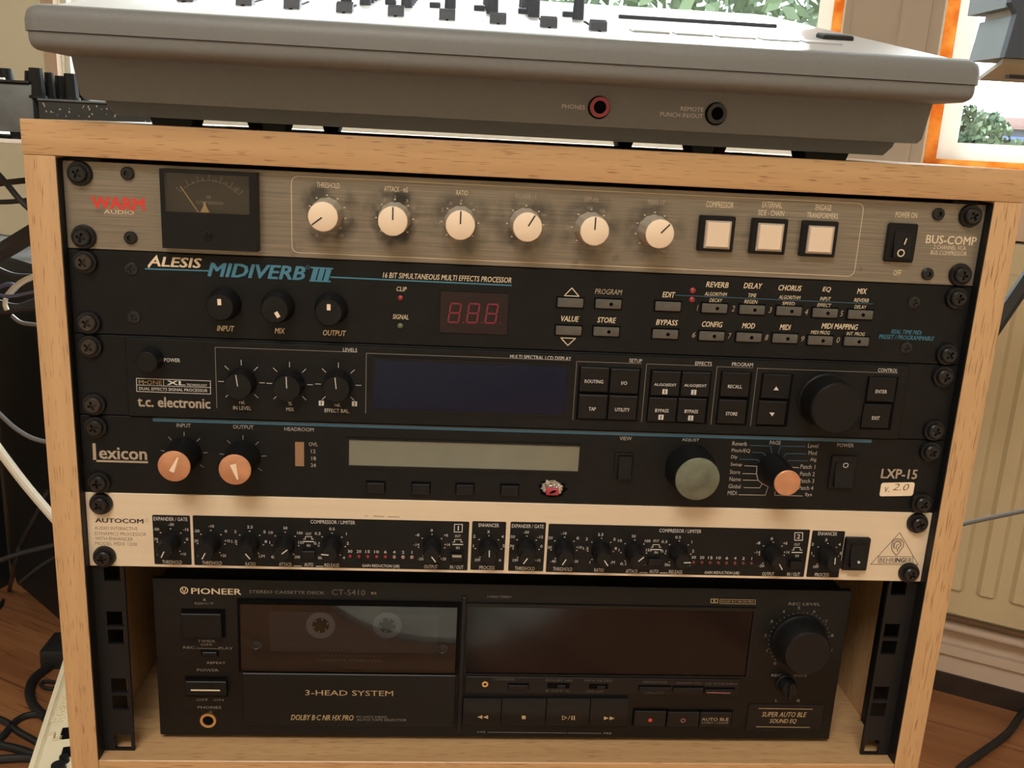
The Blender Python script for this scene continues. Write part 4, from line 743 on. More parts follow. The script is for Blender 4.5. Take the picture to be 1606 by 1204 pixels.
D('ink_dim', 'CASSETTE STABILIZER', 548.4, 1035.3, 100, 3.8, Y=YD - 0.5)
for k_ in range(17): LN(dk, 'ink_dim', [(503 + k_ * 6, 1026.3 + k_ * 0.1), (503 + k_ * 6, 1028.5 + k_ * 0.1)], 1, YD - 0.5)
for (u, v) in ((693.4, 1017.4), (401.6, 1011)):
    c = P(u, v, YD - 3); part('window_stud', MB().lathe(c.x, c.z, [(3.3, YD - 2.9), (3.3, YD - 3.4), (2.6, YD - 3.5), (2.2, YD - 3.2), (1.2, YD - 3.6), (0.2, YD - 3.7)], 20), 'screw_black', dr)
a = quad_box([(380, 1056.5), (715, 1062), (712.8, 1140.8), (380.5, 1138)], YD, 2.4); part('door_flap', MB().box(a[0], a[1], YD - 2.4, YD, a[2], a[3] + 0.8, 0.5, 1), 'deck_black', dk)
D('ink_gold', '3-HEAD SYSTEM', 547.9, 1086.4, 138, 8.2, 0, 0.0, YD - 2.5); D('ink_gold', 'DOLBY B·C NR HX PRO', 505.5, 1124.8, 98, 8.4, 0.25, 0.02, YD - 2.5); D('ink_dim', 'PC-OCC HEAD', 583.2, 1123.8, 48, 3.4, 0, 0, YD - 2.5); D('ink_dim', 'AUTO TAPE SELECTOR', 598.7, 1128.5, 78, 3.4, 0, 0, YD - 2.5)
part('divider', MB().box(P(722, 1000, YD).x, P(729.5, 1000, YD).x, YD - 2.0, YD, DZ0 + 4, DZ1 - 8, 0.4, 1), 'deck_black', dk)
a = quad_box([(733.5, 950), (1184.6, 957.6), (1166, 1059.8), (730.5, 1054.8)], YD, 0.5)
part('display_recess', MB().frame_y(rc(a[0] - 0.8, a[1] + 1.2, a[2] - 0.8, a[3] + 2.2), rc(a[0], a[1], a[2], a[3]), YD - 1.6, YD), 'deck_black', dk)
part('display_window', MB().box(a[0], a[1], YD - 0.5, YD, a[2], a[3]), 'display_glass', dk, 'glossy dark display window')
a = quad_box([(730, 1060), (1162, 1066), (1158, 1091), (729, 1087)], YD, 0.8); part('control_strip', MB().box(a[0], a[1], YD - 0.8, YD, a[2], a[3], 0.3, 1), 'deck_black', dk)
c = P(760.8, 1072.2, YD - 1); part('phones_ring', MB().ring_y(c.x, c.z, 1.0, 1.9, YD - 1.5, YD - 0.8, 20), 'gold_ring', dk, 'small gold ring')
for (u, v, w, nm) in ((813, 1076, 33, 'reset_button'), (876, 1074.7, 35, 'slide_switch'), (938.8, 1076, 30, 'slide_switch'), (1026.5, 1079, 51, 'monitor_button'), (1078.9, 1080, 49, 'equalizer_button'), (1128, 1082.5, 49, 'synchro_button')):
    a = quad_box([(u - w / 2, v - 4), (u + w / 2, v - 4), (u + w / 2, v + 4), (u - w / 2, v + 4)], YD, 0.8)
    if nm == 'slide_switch':
        o_ = part(nm, MB().box(a[0], a[1], YD - 0.9, YD - 0.6, a[2], a[3]), 'void_black', dk); part('slider', MB().box((a[0] + a[1]) / 2 - 1, (a[0] + a[1]) / 2 + 4, YD - 2, YD - 0.8, a[2] + 0.2, a[3] - 1, 0.2, 1), 'black_plastic', o_)
    else:
        o_ = part(nm, MB().box(a[0] + 0.4, a[1] - 0.4, YD - 1.9, YD - 0.7, a[2], a[3] - 0.6, 0.2, 1), 'black_plastic', dk); part('surround', MB().frame_y(rc(a[0], a[1], a[2] - 0.3, a[3] + 0.5), rc(a[0] + 0.5, a[1] - 0.5, a[2], a[3] - 0.6), YD - 0.95, YD - 0.7), 'void_black', o_)
for tx, u, v, w in (('COUNTER', 790, 1065, 34), ('DOLBY NR', 877, 1066.5, 42), ('MPX FILTER', 939, 1067, 44), ('MONITOR', 1028, 1069.5, 38), ('SOUND EQ', 1080, 1071, 38), ('CD SYNCHRO', 1131, 1072, 50), ('B OFF C', 875, 1083, 38), ('ON OFF', 933, 1084, 28), ('CAL/TCF', 1027, 1085.5, 30)): D('ink_faint', tx, u, v, w, 3.4, Y=YD - 0.8)
LN(dk, 'ink_pink', [(1109, 1085.6), (1145, 1086.6)], 1.2, YD - 1.95)
for (u0, u1_, nm) in ((726.5, 785.3, 'rewind_button'), (787, 855.3, 'stop_button'), (857, 924.4, 'play_button'), (926, 984.5, 'forward_button')):
    a = quad_box([(u0, 1097), (u1_, 1097.6), (u1_, 1138.6), (u0, 1138)], YD, 3.2)
    part(nm, MB().prism_x([(YD, a[2]), (YD - 2.4, a[2]), (YD - 3.2, a[2] + 1.6), (YD - 2.8, a[3] - 2), (YD - 1.8, a[3]), (YD, a[3])], a[0], a[1]), 'deck_black', dk)
YS = YD - 3.25
for u, v, d in ((752.5, 1124, -1), (761.5, 1124.2, -1), (951, 1125.8, 1), (960, 1126, 1)): POLY(dk, 'ink_gold', [(u - 4 * d, v - 3), (u + 4 * d, v), (u - 4 * d, v + 3)][::d], YS)
POLY(dk, 'ink_gold', [(818.4, 1121.8), (824.4, 1121.9), (824.4, 1127.4), (818.4, 1127.3)][::-1], YS); LN(dk, 'ink_gold', [(882, 1122), (889, 1125.2), (882, 1128.2)], 1, YS, True); LN(dk, 'ink_gold', [(891, 1128), (894, 1122)], 0.8, YS)
for u in (897, 900.6): LN(dk, 'ink_gold', [(u, 1122.4), (u, 1128.4)], 1.8, YS)
INK[(dk, 'ink_gold')].f = [f for f in INK[(dk, 'ink_gold')].f]
for (u, v, nm) in ((1019.5, 1127, 'record_button'), (1071.4, 1128.3, 'mute_button'), (1122.3, 1128.8, 'auto_button')): dbtn(nm, u - 25, v - 11.5, u + 25, v + 11.5, 2.0)
DOT(dk, 'ink_red', 1019.8, 1129, 3.2, YD - 2.05); RING(dk, 'ink_pink', 1071.4, 1129.5, 3.0, 1.0, YD - 2.05); D('ink_gold', 'AUTO BLE', 1121.5, 1127.6, 42, 4.6, 0, 0, YD - 2.05); D('ink_dim', 'START / CLEAR', 1121.5, 1133, 42, 3, 0, 0, YD - 2.05)
LN(dk, 'ink_dim', [(765, 1147.8), (888, 1149)], 0.8, YD); LN(dk, 'ink_dim', [(891, 1149), (943, 1149.6)], 0.8, YD); D('ink_dim', 'MS', 755, 1147.5, 12, 3); D('ink_dim', 'MS', 953, 1149.6, 12, 3)
LN(dk, 'ink_gold', [(1129, 939.5), (1184.5, 940.5), (1184.3, 947), (1129, 946)], 0.7, YD, True); D('ink_gold', 'DOLBY B-C NR HX PRO', 1156.5, 943.2, 51, 3)
LN(dk, 'ink_gold', [(1115, 939), (1119.5, 939), (1119.5, 945), (1115, 945)], 1.1, YD, True); LN(dk, 'ink_gold', [(1121, 939), (1125.5, 939), (1125.5, 945), (1121, 945)], 1.1, YD, True)
D('ink_dim', 'REC LEVEL', 1261.8, 946.9, 50, 4.2); D('ink_dim', 'REC BALANCE', 1238, 1059, 56, 4)
c = P(1253, 1004, YD); a = (c.x, YD, c.z)
kb = knob(dk, a, 'rec', [(17.6, 0), (17.6, -1.4), (16.8, -2.4), (16.4, -4), (14.6, -15), (13.8, -16), (0.5, -16)], 'knob_black', 64, name='level_knob')
for k_ in range(31):
    t = math.radians(225 - 9 * k_); LNM(dk, 'ink_dim', [(a[0] + 18.8 * math.cos(t), a[2] + 18.8 * math.sin(t)), (a[0] + 19.5 * math.cos(t), a[2] + 19.5 * math.sin(t))], 0.35, YD)
    if k_ % 3 == 0: n_ = str(k_ // 3); T(dk, 'ink_dim', n_, 1253 + 53 * math.cos(t), 1004 - 51 * math.sin(t), 4 if k_ < 30 else 7, 4.5, Y=YD)
a = axis_of(1238.7, 1082, 8, YD); kb = knob(dk, a, 'bal', [(6.3, 0), (6.2, -1), (5.4, -1.6), (5.0, -7), (4.4, -8), (0.3, -8)], 'knob_black', 32, 0, 0, 92, 'balance_knob'); inst('grip', shared('grip', lambda: MB().box(-5.2, 4.6, -10, -7.8, -0.9, 0.9, 0.3, 1), 'black_plastic'), WL[kb], kb)
D('ink_dim', 'L', 1218, 1098, 4, 4); D('ink_dim', 'R', 1252.6, 1098.4, 5, 4)
a = quad_box([(1174, 1103), (1293, 1107), (1288, 1147), (1170, 1146)], YD, 0.5); part('badge_plate', MB().box(a[0], a[1], YD - 0.5, YD, a[2], a[3], 0.3, 1), 'deck_black', dk)
LN(dk, 'ink_gold', [(1190, 1110.6), (1274, 1111.8)], 1, YD - 0.5); LN(dk, 'ink_gold', [(1186, 1139.2), (1270, 1140.4)], 1, YD - 0.5); D('ink_gold', 'SUPER AUTO BLE', 1230, 1120, 70, 7.6, 0.25, 0.01, YD - 0.5); D('ink_gold', 'SOUND EQ', 1228, 1130.8, 42, 7.6, 0.25, 0.01, YD - 0.5)

# ------------------------------------------------------------------ recording mixer on the cabinet
mx = root('mixing_recorder', (-18, 130, 19), 'grey-brown recording mixer standing on top of the cabinet', 'mixer')
ML, MR = -241.5, 208.5; KS = (127.0 - 69.0) / 320.0; ztop = lambda y: 69.0 + (y + 20) * KS
def shell(x0, x1, y0, y1, z0, z1, bev, keep):                   # rounded everywhere but along the seam plane z = keep
    t = MB().box(x0, x1, y0, y1, z0, z1); bm = bmesh.new(); bv = [bm.verts.new(v) for v in t.v]
    for q in t.f: bm.faces.new([bv[i] for i in q])
    bmesh.ops.bevel(bm, geom=[e for e in bm.edges if not all(abs(v.co.z - keep) < 0.01 for v in e.verts)], offset=bev, segments=5, profile=0.5, affect='EDGES')
    return MB().bm(bm)
part('upper_shell', shell(ML, MR, -36, 300, 57.9, 70.0, 7.0, 57.9), 'mixer_grey', mx)
part('lower_shell', shell(ML + 1.5, MR - 1.5, -35.2, 298, 49.6, 57.6, 5.0, 57.6), 'mixer_grey', mx)
part('seam', MB().box(ML + 7, MR - 7, -34, 290, 57.5, 58.0), 'void_black', mx)
def hull(x0, x1, y0, y1, z0, z1, tx, ty, bev):                 # body tapering downwards, rounded lower corners
    pts = [(x0, z1), (x0 + tx, z0 + bev), (x0 + tx + bev, z0), (x1 - tx - bev, z0), (x1 - tx, z0 + bev), (x1, z1)]
    return MB().prism_y(pts, y0, y1)
part('body', hull(-231.5, 200.2, -5, 290, 29.6, 49.8, 3.0, 0, 2.2), 'mixer_grey', mx)
part('base', hull(-221.8, 190.0, 10, 280, 22.7, 29.8, 1.0, 0, 4.5), 'mixer_grey', mx)
part('top_panel', MB().prism_x([(-24, 68), (-20, 70.4), (300, ztop(300)), (300, 68)], ML + 8, MR - 8), 'mixer_top', mx)
for (xa, xb) in ((-201.5, -179.3), (-145.3, -132), (80.8, 93.8), (142.8, 167.6)):
    for y in (14, 250): part('foot', MB().prism_y([(xa + 1.5, 19), (xb - 1.5, 19), (xb, 23.5), (xa, 23.5)], y, y + 22), 'rubber', mx)
def onP(u, v):                                                 # point on the mixer's sloping top panel
    d = ray(u, v); k_ = (69.0 + (CC.y + 20) * KS - CC.z) / (d.z - d.y * KS); return CC + d * k_
for (u, v) in ((290, 7), (382, 13), (457, 18.5), (539.5, 24.5), (620.4, 30), (701, 36), (781, 42), (861, 48), (939, 53.5)):
    q = onP(u, v - 1); 
    fs = part('fader_slot', MB().box(q.x - 0.7, q.x + 0.7, q.y - 4, q.y + 62, 0, 0.1), 'void_black', mx, loc=(q.x, q.y, 0))
    for vv in fs.data.vertices: vv.co.z = (ztop(q.y + vv.co.y * 1000) - ztop(q.y)) / 1000 + (0.0016 if vv.co.z > 0.00005 else 0.0004)
    fs.location.z = (ztop(q.y) - 19) / 1000
    pr = [(0, 0), (1.6, 4.6), (3.0, 5.2), (4.4, 3.6), (6.2, 5.6), (8.4, 5.0), (10, 0)]
    inst('fader_cap', shared('fader', lambda: MB().prism_x(pr, -4.3, 4.3), 'fader_cap'), (q.x, q.y, q.z + 0.8), mx, (math.atan(KS), 0, 0))
for i, (u, v) in enumerate(((906, 33), (837, 29), (772, 24), (706, 15), (638, 14), (573, 10))):
    q = onP(u, v)
    for k_ in range(5 if i else 1):
        y = q.y + k_ * 24; inst('knob', shared('mixknob', lambda: MB().cylz(0, 0, 0, 13, 3.6, 3.1, 18), 'fader_cap'), (q.x, y, ztop(y) + 0.6), mx, (math.atan(KS), 0, 0))
for i in range(6):                                             # channel buttons behind the faders
    q = onP(560 + i * 72, 9 + i * 5); inst('channel_button', shared('chb', lambda: MB().box(-3.4, 3.4, 0, 7, 0, 3.2, 0.5, 1), 'fader_cap'), (q.x - 9, q.y + 20, ztop(q.y + 20) + 0.6), mx, (math.atan(KS), 0, 0))
q = onP(1315, 66); inst('transport_key', shared('tk', lambda: MB().box(-9, 9, 0, 14, 0, 3.0, 0.8, 1), 'rubber'), (q.x, q.y, ztop(q.y) + 0.6), mx, (math.atan(KS), 0, 0))
for k_ in range(5):
    q = onP(1010 + k_ * 68, 55 + k_ * 4.4); inst('transport_key', shared('tk2', lambda: MB().box(-10, 10, 0, 13, 0, 1.6, 0.4, 1), 'mixer_top'), (q.x + 4, q.y, ztop(q.y) + 0.6), mx, (math.atan(KS), 0, 0))
q = onP(1095, 38); inst('screen_rim', shared('rim', lambda: MB().box(-52, 52, 0, 3, 0, 2.4, 0.4, 1), 'fader_cap'), (q.x, q.y, ztop(q.y) + 0.5), mx, (math.atan(KS), 0, 0))
for (u, v, m1, lab) in ((941, 168, 'jack_red', 'red ringed headphone socket'), (1125, 178, 'jack_dark', 'dark blue-grey remote socket')):
    c = P(u, v, -6.5); j = part('socket', MB().ring_y(c.x, c.z, 3.2, 5.0, -6.8, -4.9, 32), m1, mx, lab); part('socket_hole', MB().lathe(c.x, c.z, [(3.4, -5), (3.4, -5.6), (0.2, -5.6)], 24), 'void_black', j); part('nut', MB().ring_y(c.x - 0.3, c.z - 0.2, 4.9, 5.7, -5.4, -4.9, 32), 'void_black', j)
T(mx, 'ink_white', 'PHONES', 899.5, 167.5, 36, 7, Y=-5.1); T(mx, 'ink_white', 'REMOTE', 1085.5, 171, 36, 6.5, Y=-5.1); T(mx, 'ink_white', 'PUNCH IN/OUT', 1069, 180.5, 67, 7, Y=-5.1)

# ------------------------------------------------------------------ things on the left: table, grey case, synthesizer
TZ = -4.0
tb_ = root('white_table', (-760, 640, -FLOOR), 'white topped table behind the cabinet carrying the grey case and knobby synthesizer', 'table')
part('table_top', MB().box(-1250, -275, 432, 850, TZ - 4, TZ, 0.8, 1), 'white_paint', tb_)
for x in (-1230, -300):
    for y in (455, 825): part('leg', MB().box(x - 12, x + 12, y - 12, y + 12, -FLOOR, TZ - 4.2, 1, 1), 'white_paint', tb_)
g = root('grey_equipment_case', (-560, 540, TZ), 'dusty grey metal case with small black knobs at the end of the white table', 'electronics')
X1 = P(54, 190, 440).x
part('case', MB().box(-760, X1, 440, 640, 2.5, 46, 1.2, 2), 'grey_case', g); part('lid', MB().box(-760, X1 - 2, 437, 642, 46.6, 49, 0.6, 1), 'black_metal', g); part('gasket', MB().box(-758, X1 - 5, 441, 638, 45.8, 46.8), 'void_black', g)
for x in (-730, X1 - 20):
    for y in (455, 620): part('foot', MB().cylz(x, y, TZ, 2.6, 8, 9, 16), 'rubber', g)
for (u, v, k_) in ((9, 124, 1), (30, 124, 0.8), (-12, 124, 1)):
    q = P(u, v, 470); inst('knob', shared('caseknob', lambda: MB().cylz(0, 0, 0, 11, 7.5, 6.6, 18), 'knob_black'), (q.x, 470 + (30 if k_ < 1 else 0), 49), g); inst('knob_ring', shared('cring', lambda: MB().cylz(0, 0, 0, 2, 4, 3.5, 16), 'white_paint'), (q.x - 9, 452, 49), g)
sy = root('knobby_synthesizer', (-370, 500, TZ), 'dust speckled black synthesizer with tall fluted knobs standing beside the grey case', 'synthesizer')
X0 = P(56, 170, 432).x; X2 = P(236, 185, 436).x
part('housing', MB().box(X0 + 0.6, X2, 436, 620, TZ + 0.1, 32, 0.8, 1), 'synth_black', sy); part('panel', MB().box(X0 + 0.6, X2 + 0.5, 434.5, 621, 32.1, 34, 0.5, 1), 'grey_case', sy)
for (u, d_, r_, h_) in ((59, 0, 7.6, 27), (79, 12, 5.0, 24), (97, 26, 6.6, 22), (112, 8, 7.0, 24), (128, 30, 6.6, 23)):
    y = 447 + d_; q = P(u, 150, y); kb = inst('knob', shared(('fl', r_, h_), lambda: MB().cylz(0, 0, 2.6, h_, r_, r_ * 0.8, 10), 'knob_black'), (q.x, y, 34), sy); inst('knob_collar', shared(('cl', r_), lambda: MB().cylz(0, 0, 0, 2.6, r_ * 1.15, r_ * 1.1, 20), 'knob_black'), (q.x, y, 34), kb)
sp = MB()
for _ in range(60):
    x = random.uniform(X0 + 4, X2 - 4); z = random.uniform(TZ + 12, 30); r_ = random.uniform(0.25, 0.6); sp.box(x - r_, x + r_, 435.8, 436, z - r_ * 1.6, z + r_ * 1.6)
o_ = part('dust_specks', sp, 'ink_grey', sy, 'white dust specks'); o_['kind'] = 'stuff'

mb = MB(); n = 48; ov = [(-30 + 300 * math.cos(2 * math.pi * i / n), -1410 + 400 * math.sin(2 * math.pi * i / n)) for i in range(n)]  # unseen pale oval added on the floor to be mirrored in the deck
mb.add([(x, y, z) for z in (-FLOOR + 0.2, -FLOOR + 12) for x, y in ov], [tuple(range(n - 1, -1, -1)), tuple(range(n, 2 * n))] + [(i, (i + 1) % n, n + (i + 1) % n, n + i) for i in range(n)])
single('oval_reflector', mb, 'reflector_pale', 'pale oval rug added unseen for its reflection in the deck window', 'reflector', loc=(-30, -1410, -FLOOR))
# housing on the right
sk = root('equipment_housing', (450, 330, 90), 'blue-grey angular equipment housing in front of the orange framed window', 'electronics')
c = P(1574, 90, 250); x0, x1, zb = c.x, c.x + 150, c.z
part('front_face', MB().prism_y([(x0, zb), (x1, zb), (x1, zb + 150), (x0 - 2, zb + 150), (x0 - 2, zb + 40), (x0 + 4, zb + 32)], 249, 256), 'speaker_front', sk, 'dark navy front')
part('lower_side', MB().prism_y([(x0 + 0.2, zb + 0.3), (x1, zb + 0.3), (x1, zb + 31), (x0 + 4, zb + 31)], 256.1, 302), 'speaker_side', sk, 'pale blue-grey lower side')
part('upper_side', MB().prism_y([(x0 - 2, zb + 37), (x1, zb + 37), (x1, zb + 150), (x0 - 2, zb + 150)], 256.1, 312), 'speaker_side', sk, 'pale blue-grey upper side')
part('groove', MB().box(x0 + 7, x1 - 2, 257, 300, zb + 30.9, zb + 37.1), 'speaker_under', sk)
part('under_plate', MB().add([(x, y, z) for z in (zb - 4, zb - 0.1) for x, y in ((x0 + 3, 256), (x1 + 40, 256), (x1 + 40, 425), (456, 425))], [(3, 2, 1, 0), (4, 5, 6, 7), (0, 1, 5, 4), (1, 2, 6, 5), (2, 3, 7, 6), (3, 0, 4, 7)]), 'speaker_under', sk, 'beige underside')
part('under_rib', MB().box(x0 + 62, x1 + 40, 345, 352, zb - 7, zb - 4), 'speaker_front', sk)
part('wall_arm', MB().tube([(x1 - 20, 290, zb + 100), (x1 + 60, 420, zb + 100), wp(60, -2, zb + 100)], 12, 12, 1), 'black_metal', sk)

# ------------------------------------------------------------------ radiator on the right
rd = root('radiator', tuple(wp(250, 60, -690)), 'cream panel radiator with vertical ribs under the window', 'radiator')
part('panel', wbox(MB(), -400, 900, 60, 84, -690, -96), 'radiator_cream', rd); part('panel', wbox(MB(), -400, 900, 25, 45, -690, -96), 'radiator_cream', rd); part('top_grille', wbox(MB(), -398, 898, 46, 59, -102, -97), 'skirting', rd)
for k_ in range(27):
    s_ = -73 + (k_ - 7) * 47.0
    if s_ < -395 or s_ > 880: continue
    mb = MB(); pts = [(-15, 84), (-9, 92), (9, 92), (15, 84)]; n = 4
    vs = [wp(s_ + a, o, z) for z in (-645, -140) for a, o in pts]; vs += [wp(s_, 84, -649), wp(s_, 84, -136)]
    mb.add(vs, [(0, 1, 5, 4), (1, 2, 6, 5), (2, 3, 7, 6), (0, 8, 1), (1, 8, 2), (2, 8, 3), (4, 5, 9), (5, 6, 9), (6, 7, 9)]); part('rib', mb, 'radiator_cream', rd)
for s_ in (-340, 840): part('bracket', wbox(MB(), s_, s_ + 30, 2, 25, -600, -200), 'skirting', rd)
single('heating_pipe', MB().tube([wp(s_, 34, -735) for s_ in (-1400, 0, 1300)], 9, 12, 1), 'skirting', 'pale heating pipe running along the wall below the radiator', 'pipe', loc=tuple(wp(0, 34, -735)))

# ------------------------------------------------------------------ boxes, keyboard and cables on the floor at the left
def poly_box(name, base, h, m_, label, cat, group=None):
    c = Vector((sum(p[0] for p in base) / len(base), sum(p[1] for p in base) / len(base), -FLOOR)); n = len(base)
    rt = root(name, tuple(c), label, cat, group)
    for nm, z0, z1, k_ in (('cabinet_body', -FLOOR, -FLOOR + h, 1.0), ('top_edge', -FLOOR + h, -FLOOR + h + 8, 0.985)):
        vs = [(c.x + (p[0] - c.x) * k_, c.y + (p[1] - c.y) * k_, z) for z in (z0, z1) for p in base]
        part(nm, MB().add(vs, [tuple(range(n - 1, -1, -1)), tuple(range(n, 2 * n))] + [(i, (i + 1) % n, n + (i + 1) % n, n + i) for i in range(n)]), m_, rt)
    return rt
q0 = PZ(25, 912, -FLOOR); q1 = PZ(115, 990, -FLOOR); d = (q1 - q0).normalized(); pn = Vector((-d.y, d.x, 0))
b0 = q0 + d * 4; b1 = q0 + d * 560
poly_box('black_speaker_box', [tuple(b0)[:2], tuple(b1)[:2], tuple(b1 + pn * 330)[:2], tuple(b0 + (pn * 0.25 - d) * 330)[:2]], 640, 'cabinet_black', 'tall black box standing on the floor behind the left cabinet side', 'box')
q2 = PZ(0, 925, -FLOOR); d2 = (q2 - q0).normalized(); pn2 = Vector((d2.y, -d2.x, 0)); a0 = q0 + d2 * 10 + pn2 * 3; a1 = q0 + d2 * 420 + pn2 * 3
poly_box('black_amplifier_box', [tuple(a0)[:2], tuple(a0 - d * 150 + d2 * 20)[:2], tuple(a1 + pn2 * 320)[:2], tuple(a1)[:2]], 610, 'cabinet_black', 'black box at the far left, its corner meeting the taller black box', 'box')
kt = -745.0; ka = PZ(107, 1012, kt); kc = PZ(45, 1204, kt); du = (kc - ka).normalized(); dv = Vector((-du.y, du.x, 0)); L0 = -10; L1 = 430; Wk = 190
def kp(a, b, z): q = ka + du * a + dv * b; return (q.x, q.y, z)
def kbox(a0, a1, b0, b1, z0, z1):
    vs = [kp(a, b, z) for z in (z0, z1) for b in (b0, b1) for a in (a0, a1)]; return MB().add(vs, [(0, 2, 3, 1), (4, 5, 7, 6), (0, 1, 5, 4), (2, 6, 7, 3), (0, 4, 6, 2), (1, 3, 7, 5)])
ky = root('upright_keyboard', kp(200, 95, -FLOOR), 'cream keyboard stood on edge against the left side of the cabinet', 'keyboard')
part('shell', kbox(L0, L1, 0, Wk, -FLOOR, kt - 3), 'keyboard_cream', ky); part('rear_panel', kbox(L0 + 3, L1 - 3, 10, Wk - 3, kt - 3, kt), 'keyboard_cream', ky)
part('edge_rim', kbox(L0, L1, 0, 6, kt - 3, kt + 1.5), 'keyboard_cream', ky)
def kfoot(u, v): q = PZ(u, v, kt); r_ = q - ka; return r_.dot(du), r_.dot(dv)
for (u, v, w_, h_) in ((113, 1149, 26, 24), (115, 1178, 26, 20)):
    a, b = kfoot(u, v); j = part('connector', kbox(a - h_ / 2, a + h_ / 2, b - w_ / 2, b + w_ / 2, kt, kt + 1), 'void_black', ky, 'black connector socket')
for (u, v, r_) in ((101, 1194, 6), (92, 1207, 9)):
    q = PZ(u, v, kt); part('knob', MB().cylz(q.x, q.y, kt, kt + 8, r_, r_ * 0.9, 20), 'knob_black', ky)
# embossed maker's lettering along the rear panel
emb = bpy.data.curves.new('emboss', 'FONT'); emb.body = 'Roland'; emb.size = 23; emb.extrude = 0.8; emb.resolution_u = 2; emb.align_x = 'LEFT'
eo = bpy.data.objects.new('emboss', emb); COL.objects.link(eo); dg = bpy.context.evaluated_depsgraph_get(); me_ = eo.evaluated_get(dg).to_mesh()
A_, B_ = kfoot(100, 1132); mbx = MB(); mbx.add([kp(A_ - v_.co.x, B_ - v_.co.y, kt + v_.co.z + 0.5) for v_ in me_.vertices], [tuple(p_.vertices) for p_ in me_.polygons]); part('embossed_lettering', mbx, 'keyboard_cream', ky, sm=False)
bpy.data.objects.remove(eo)
A_, B_ = kfoot(88, 1152); mbx = MB()
for k_ in range(3):
    o1 = k_ * 3.4; mbx.tube([kp(A_ + 12 - o1, B_ + 8, kt + 0.5), kp(A_ + 12 - o1, B_ - 1, kt + 0.5), kp(A_ - o1, B_ - 1, kt + 0.5), kp(A_ - o1, B_ - 10, kt + 0.5)], 0.8, 6, 1)
part('embossed_emblem', mbx, 'keyboard_cream', ky)
def cable(name, pts, r, m_, label, cat='cable', group=None, sub=6):
    c = Vector(pts[0]); single(name, MB().tube(pts, r, 10, sub), m_, label, cat, group, tuple(c))
fz = lambda u, v, r: tuple(PZ(u, v, -FLOOR + r))
py = lambda u, v, Y: tuple(P(u, v, Y))
cable('thick_cable', [fz(-60, 1120, 5), fz(0, 1128, 5), fz(30, 1148, 5), fz(52, 1160, 5), fz(80, 1178, 5)], 5, 'cable_black', 'black cable with a pale highlight crossing the floor to the cream keyboard')
cable('floor_cable', [fz(-40, 1186, 5), fz(0, 1158, 5), fz(28, 1128, 5), fz(58, 1120, 5), fz(78, 1132, 5)], 5, 'cable_black', 'black cable arching over the floor beside the cream keyboard')
cable('floor_cable', [fz(-40, 1162, 6), fz(0, 1168, 6), fz(30, 1175, 6), fz(60, 1186, 6)], 6, 'cable_black', 'thick black cable lying on the floor, lower of a pair')
cable('floor_cable', [fz(-40, 1192, 6), fz(0, 1190, 6), fz(40, 1188, 6), fz(60, 1192, 6)], 6, 'cable_black', 'thick black cable on the floor ending under the keyboard edge')
cable('power_cable', [fz(72, 1125, 7), fz(52, 1105, 7), fz(46, 1082, 7), fz(55, 1062, 7), fz(75, 1046, 7), fz(92, 1030, 7)], 7, 'cable_black', 'thick black power cable looping up to the black plug brick')
cable('cable_loop', [fz(84, 1080, 4), fz(70, 1078, 4), fz(64, 1072, 4), fz(72, 1068, 4), fz(90, 1070, 4)], 3, 'cable_black', 'thin black cable loop beside the black plug brick')
q = PZ(97, 1020, -FLOOR); single('plug_brick', MB().box(q.x - 12, q.x + 45, q.y - 60, q.y + 5, -FLOOR, -FLOOR + 34, 4, 2), 'cable_black', 'black power adapter brick lying on the floor behind the keyboard', 'adapter', loc=tuple(q))
cable('dark_cable', [fz(-10, 958, 4), fz(0, 950, 4), fz(14, 925, 4), py(22, 890, 960), py(34, 850, 930), py(50, 820, 900), py(75, 770, 880)], 4, 'cable_black', 'dark cable rising from the floor in front of the black boxes')
cable('dark_cable', [py(-10, 882, 880), py(30, 868, 880), py(95, 852, 880)], 4, 'cable_black', 'dark cable stretched across the black boxes low down')
cable('dark_cable', [py(30, 915, 900), py(60, 890, 890), py(95, 868, 880)], 3, 'cable_black', 'thin dark cable slanting up across the black boxes')
cable('white_cable', [py(-12, 690, 700), py(8, 718, 700), py(45, 766, 700), py(100, 830, 700)], 6, 'cable_white', 'thick white cable running diagonally in front of the black boxes')
cable('dark_cable', [py(-10, 640, 720), py(25, 672, 720), py(60, 690, 720), py(110, 697, 720)], 3, 'cable_grey', 'grey cable sagging across the black box above the white cable')
cable('stand_tube', [py(-14, 405, 600), py(60, 360, 600)], 10, 'cable_black', 'thick black stand tube slanting up under the white table', 'stand', None, 1)
cable('hanging_cable', [py(-10, 289, 520), py(20, 285, 520), py(60, 281, 520)], 3.2, 'cable_black', 'black cable hanging just under the white table edge')
cable('hanging_cable', [py(-10, 317, 520), py(20, 316, 520), py(60, 312, 520)], 2.6, 'cable_black', 'black cable hanging second below the white table edge')
cable('hanging_cable', [py(-4, 272, 500), py(12, 290, 500), py(32, 314, 500), py(60, 340, 500)], 3.0, 'cable_black', 'black cable slanting across the two hanging cables')
cable('coiled_cable', [py(12, 464, 760), py(22, 452, 760), py(38, 440, 760), py(62, 430, 760)], 4, 'cable_white', 'pale grey cable arching over the cable heap on the black box')
cable('coiled_cable', [py(-10, 455, 780), py(4, 448, 780), py(18, 446, 780), py(26, 452, 770), py(10, 462, 765)], 3, 'cable_blue', 'blue cable curled in the cable heap on the black box')
cable('coiled_cable', [py(-10, 462, 750), py(20, 464, 750), py(60, 456, 750)], 2.2, 'cable_blue', 'thin blue-violet cable lying across the cable heap')
cable('coiled_cable', [py(9, 468, 740), py(8, 478, 740), py(11, 486, 740)], 3, 'cable_white', 'short white cable end hanging from the cable heap')
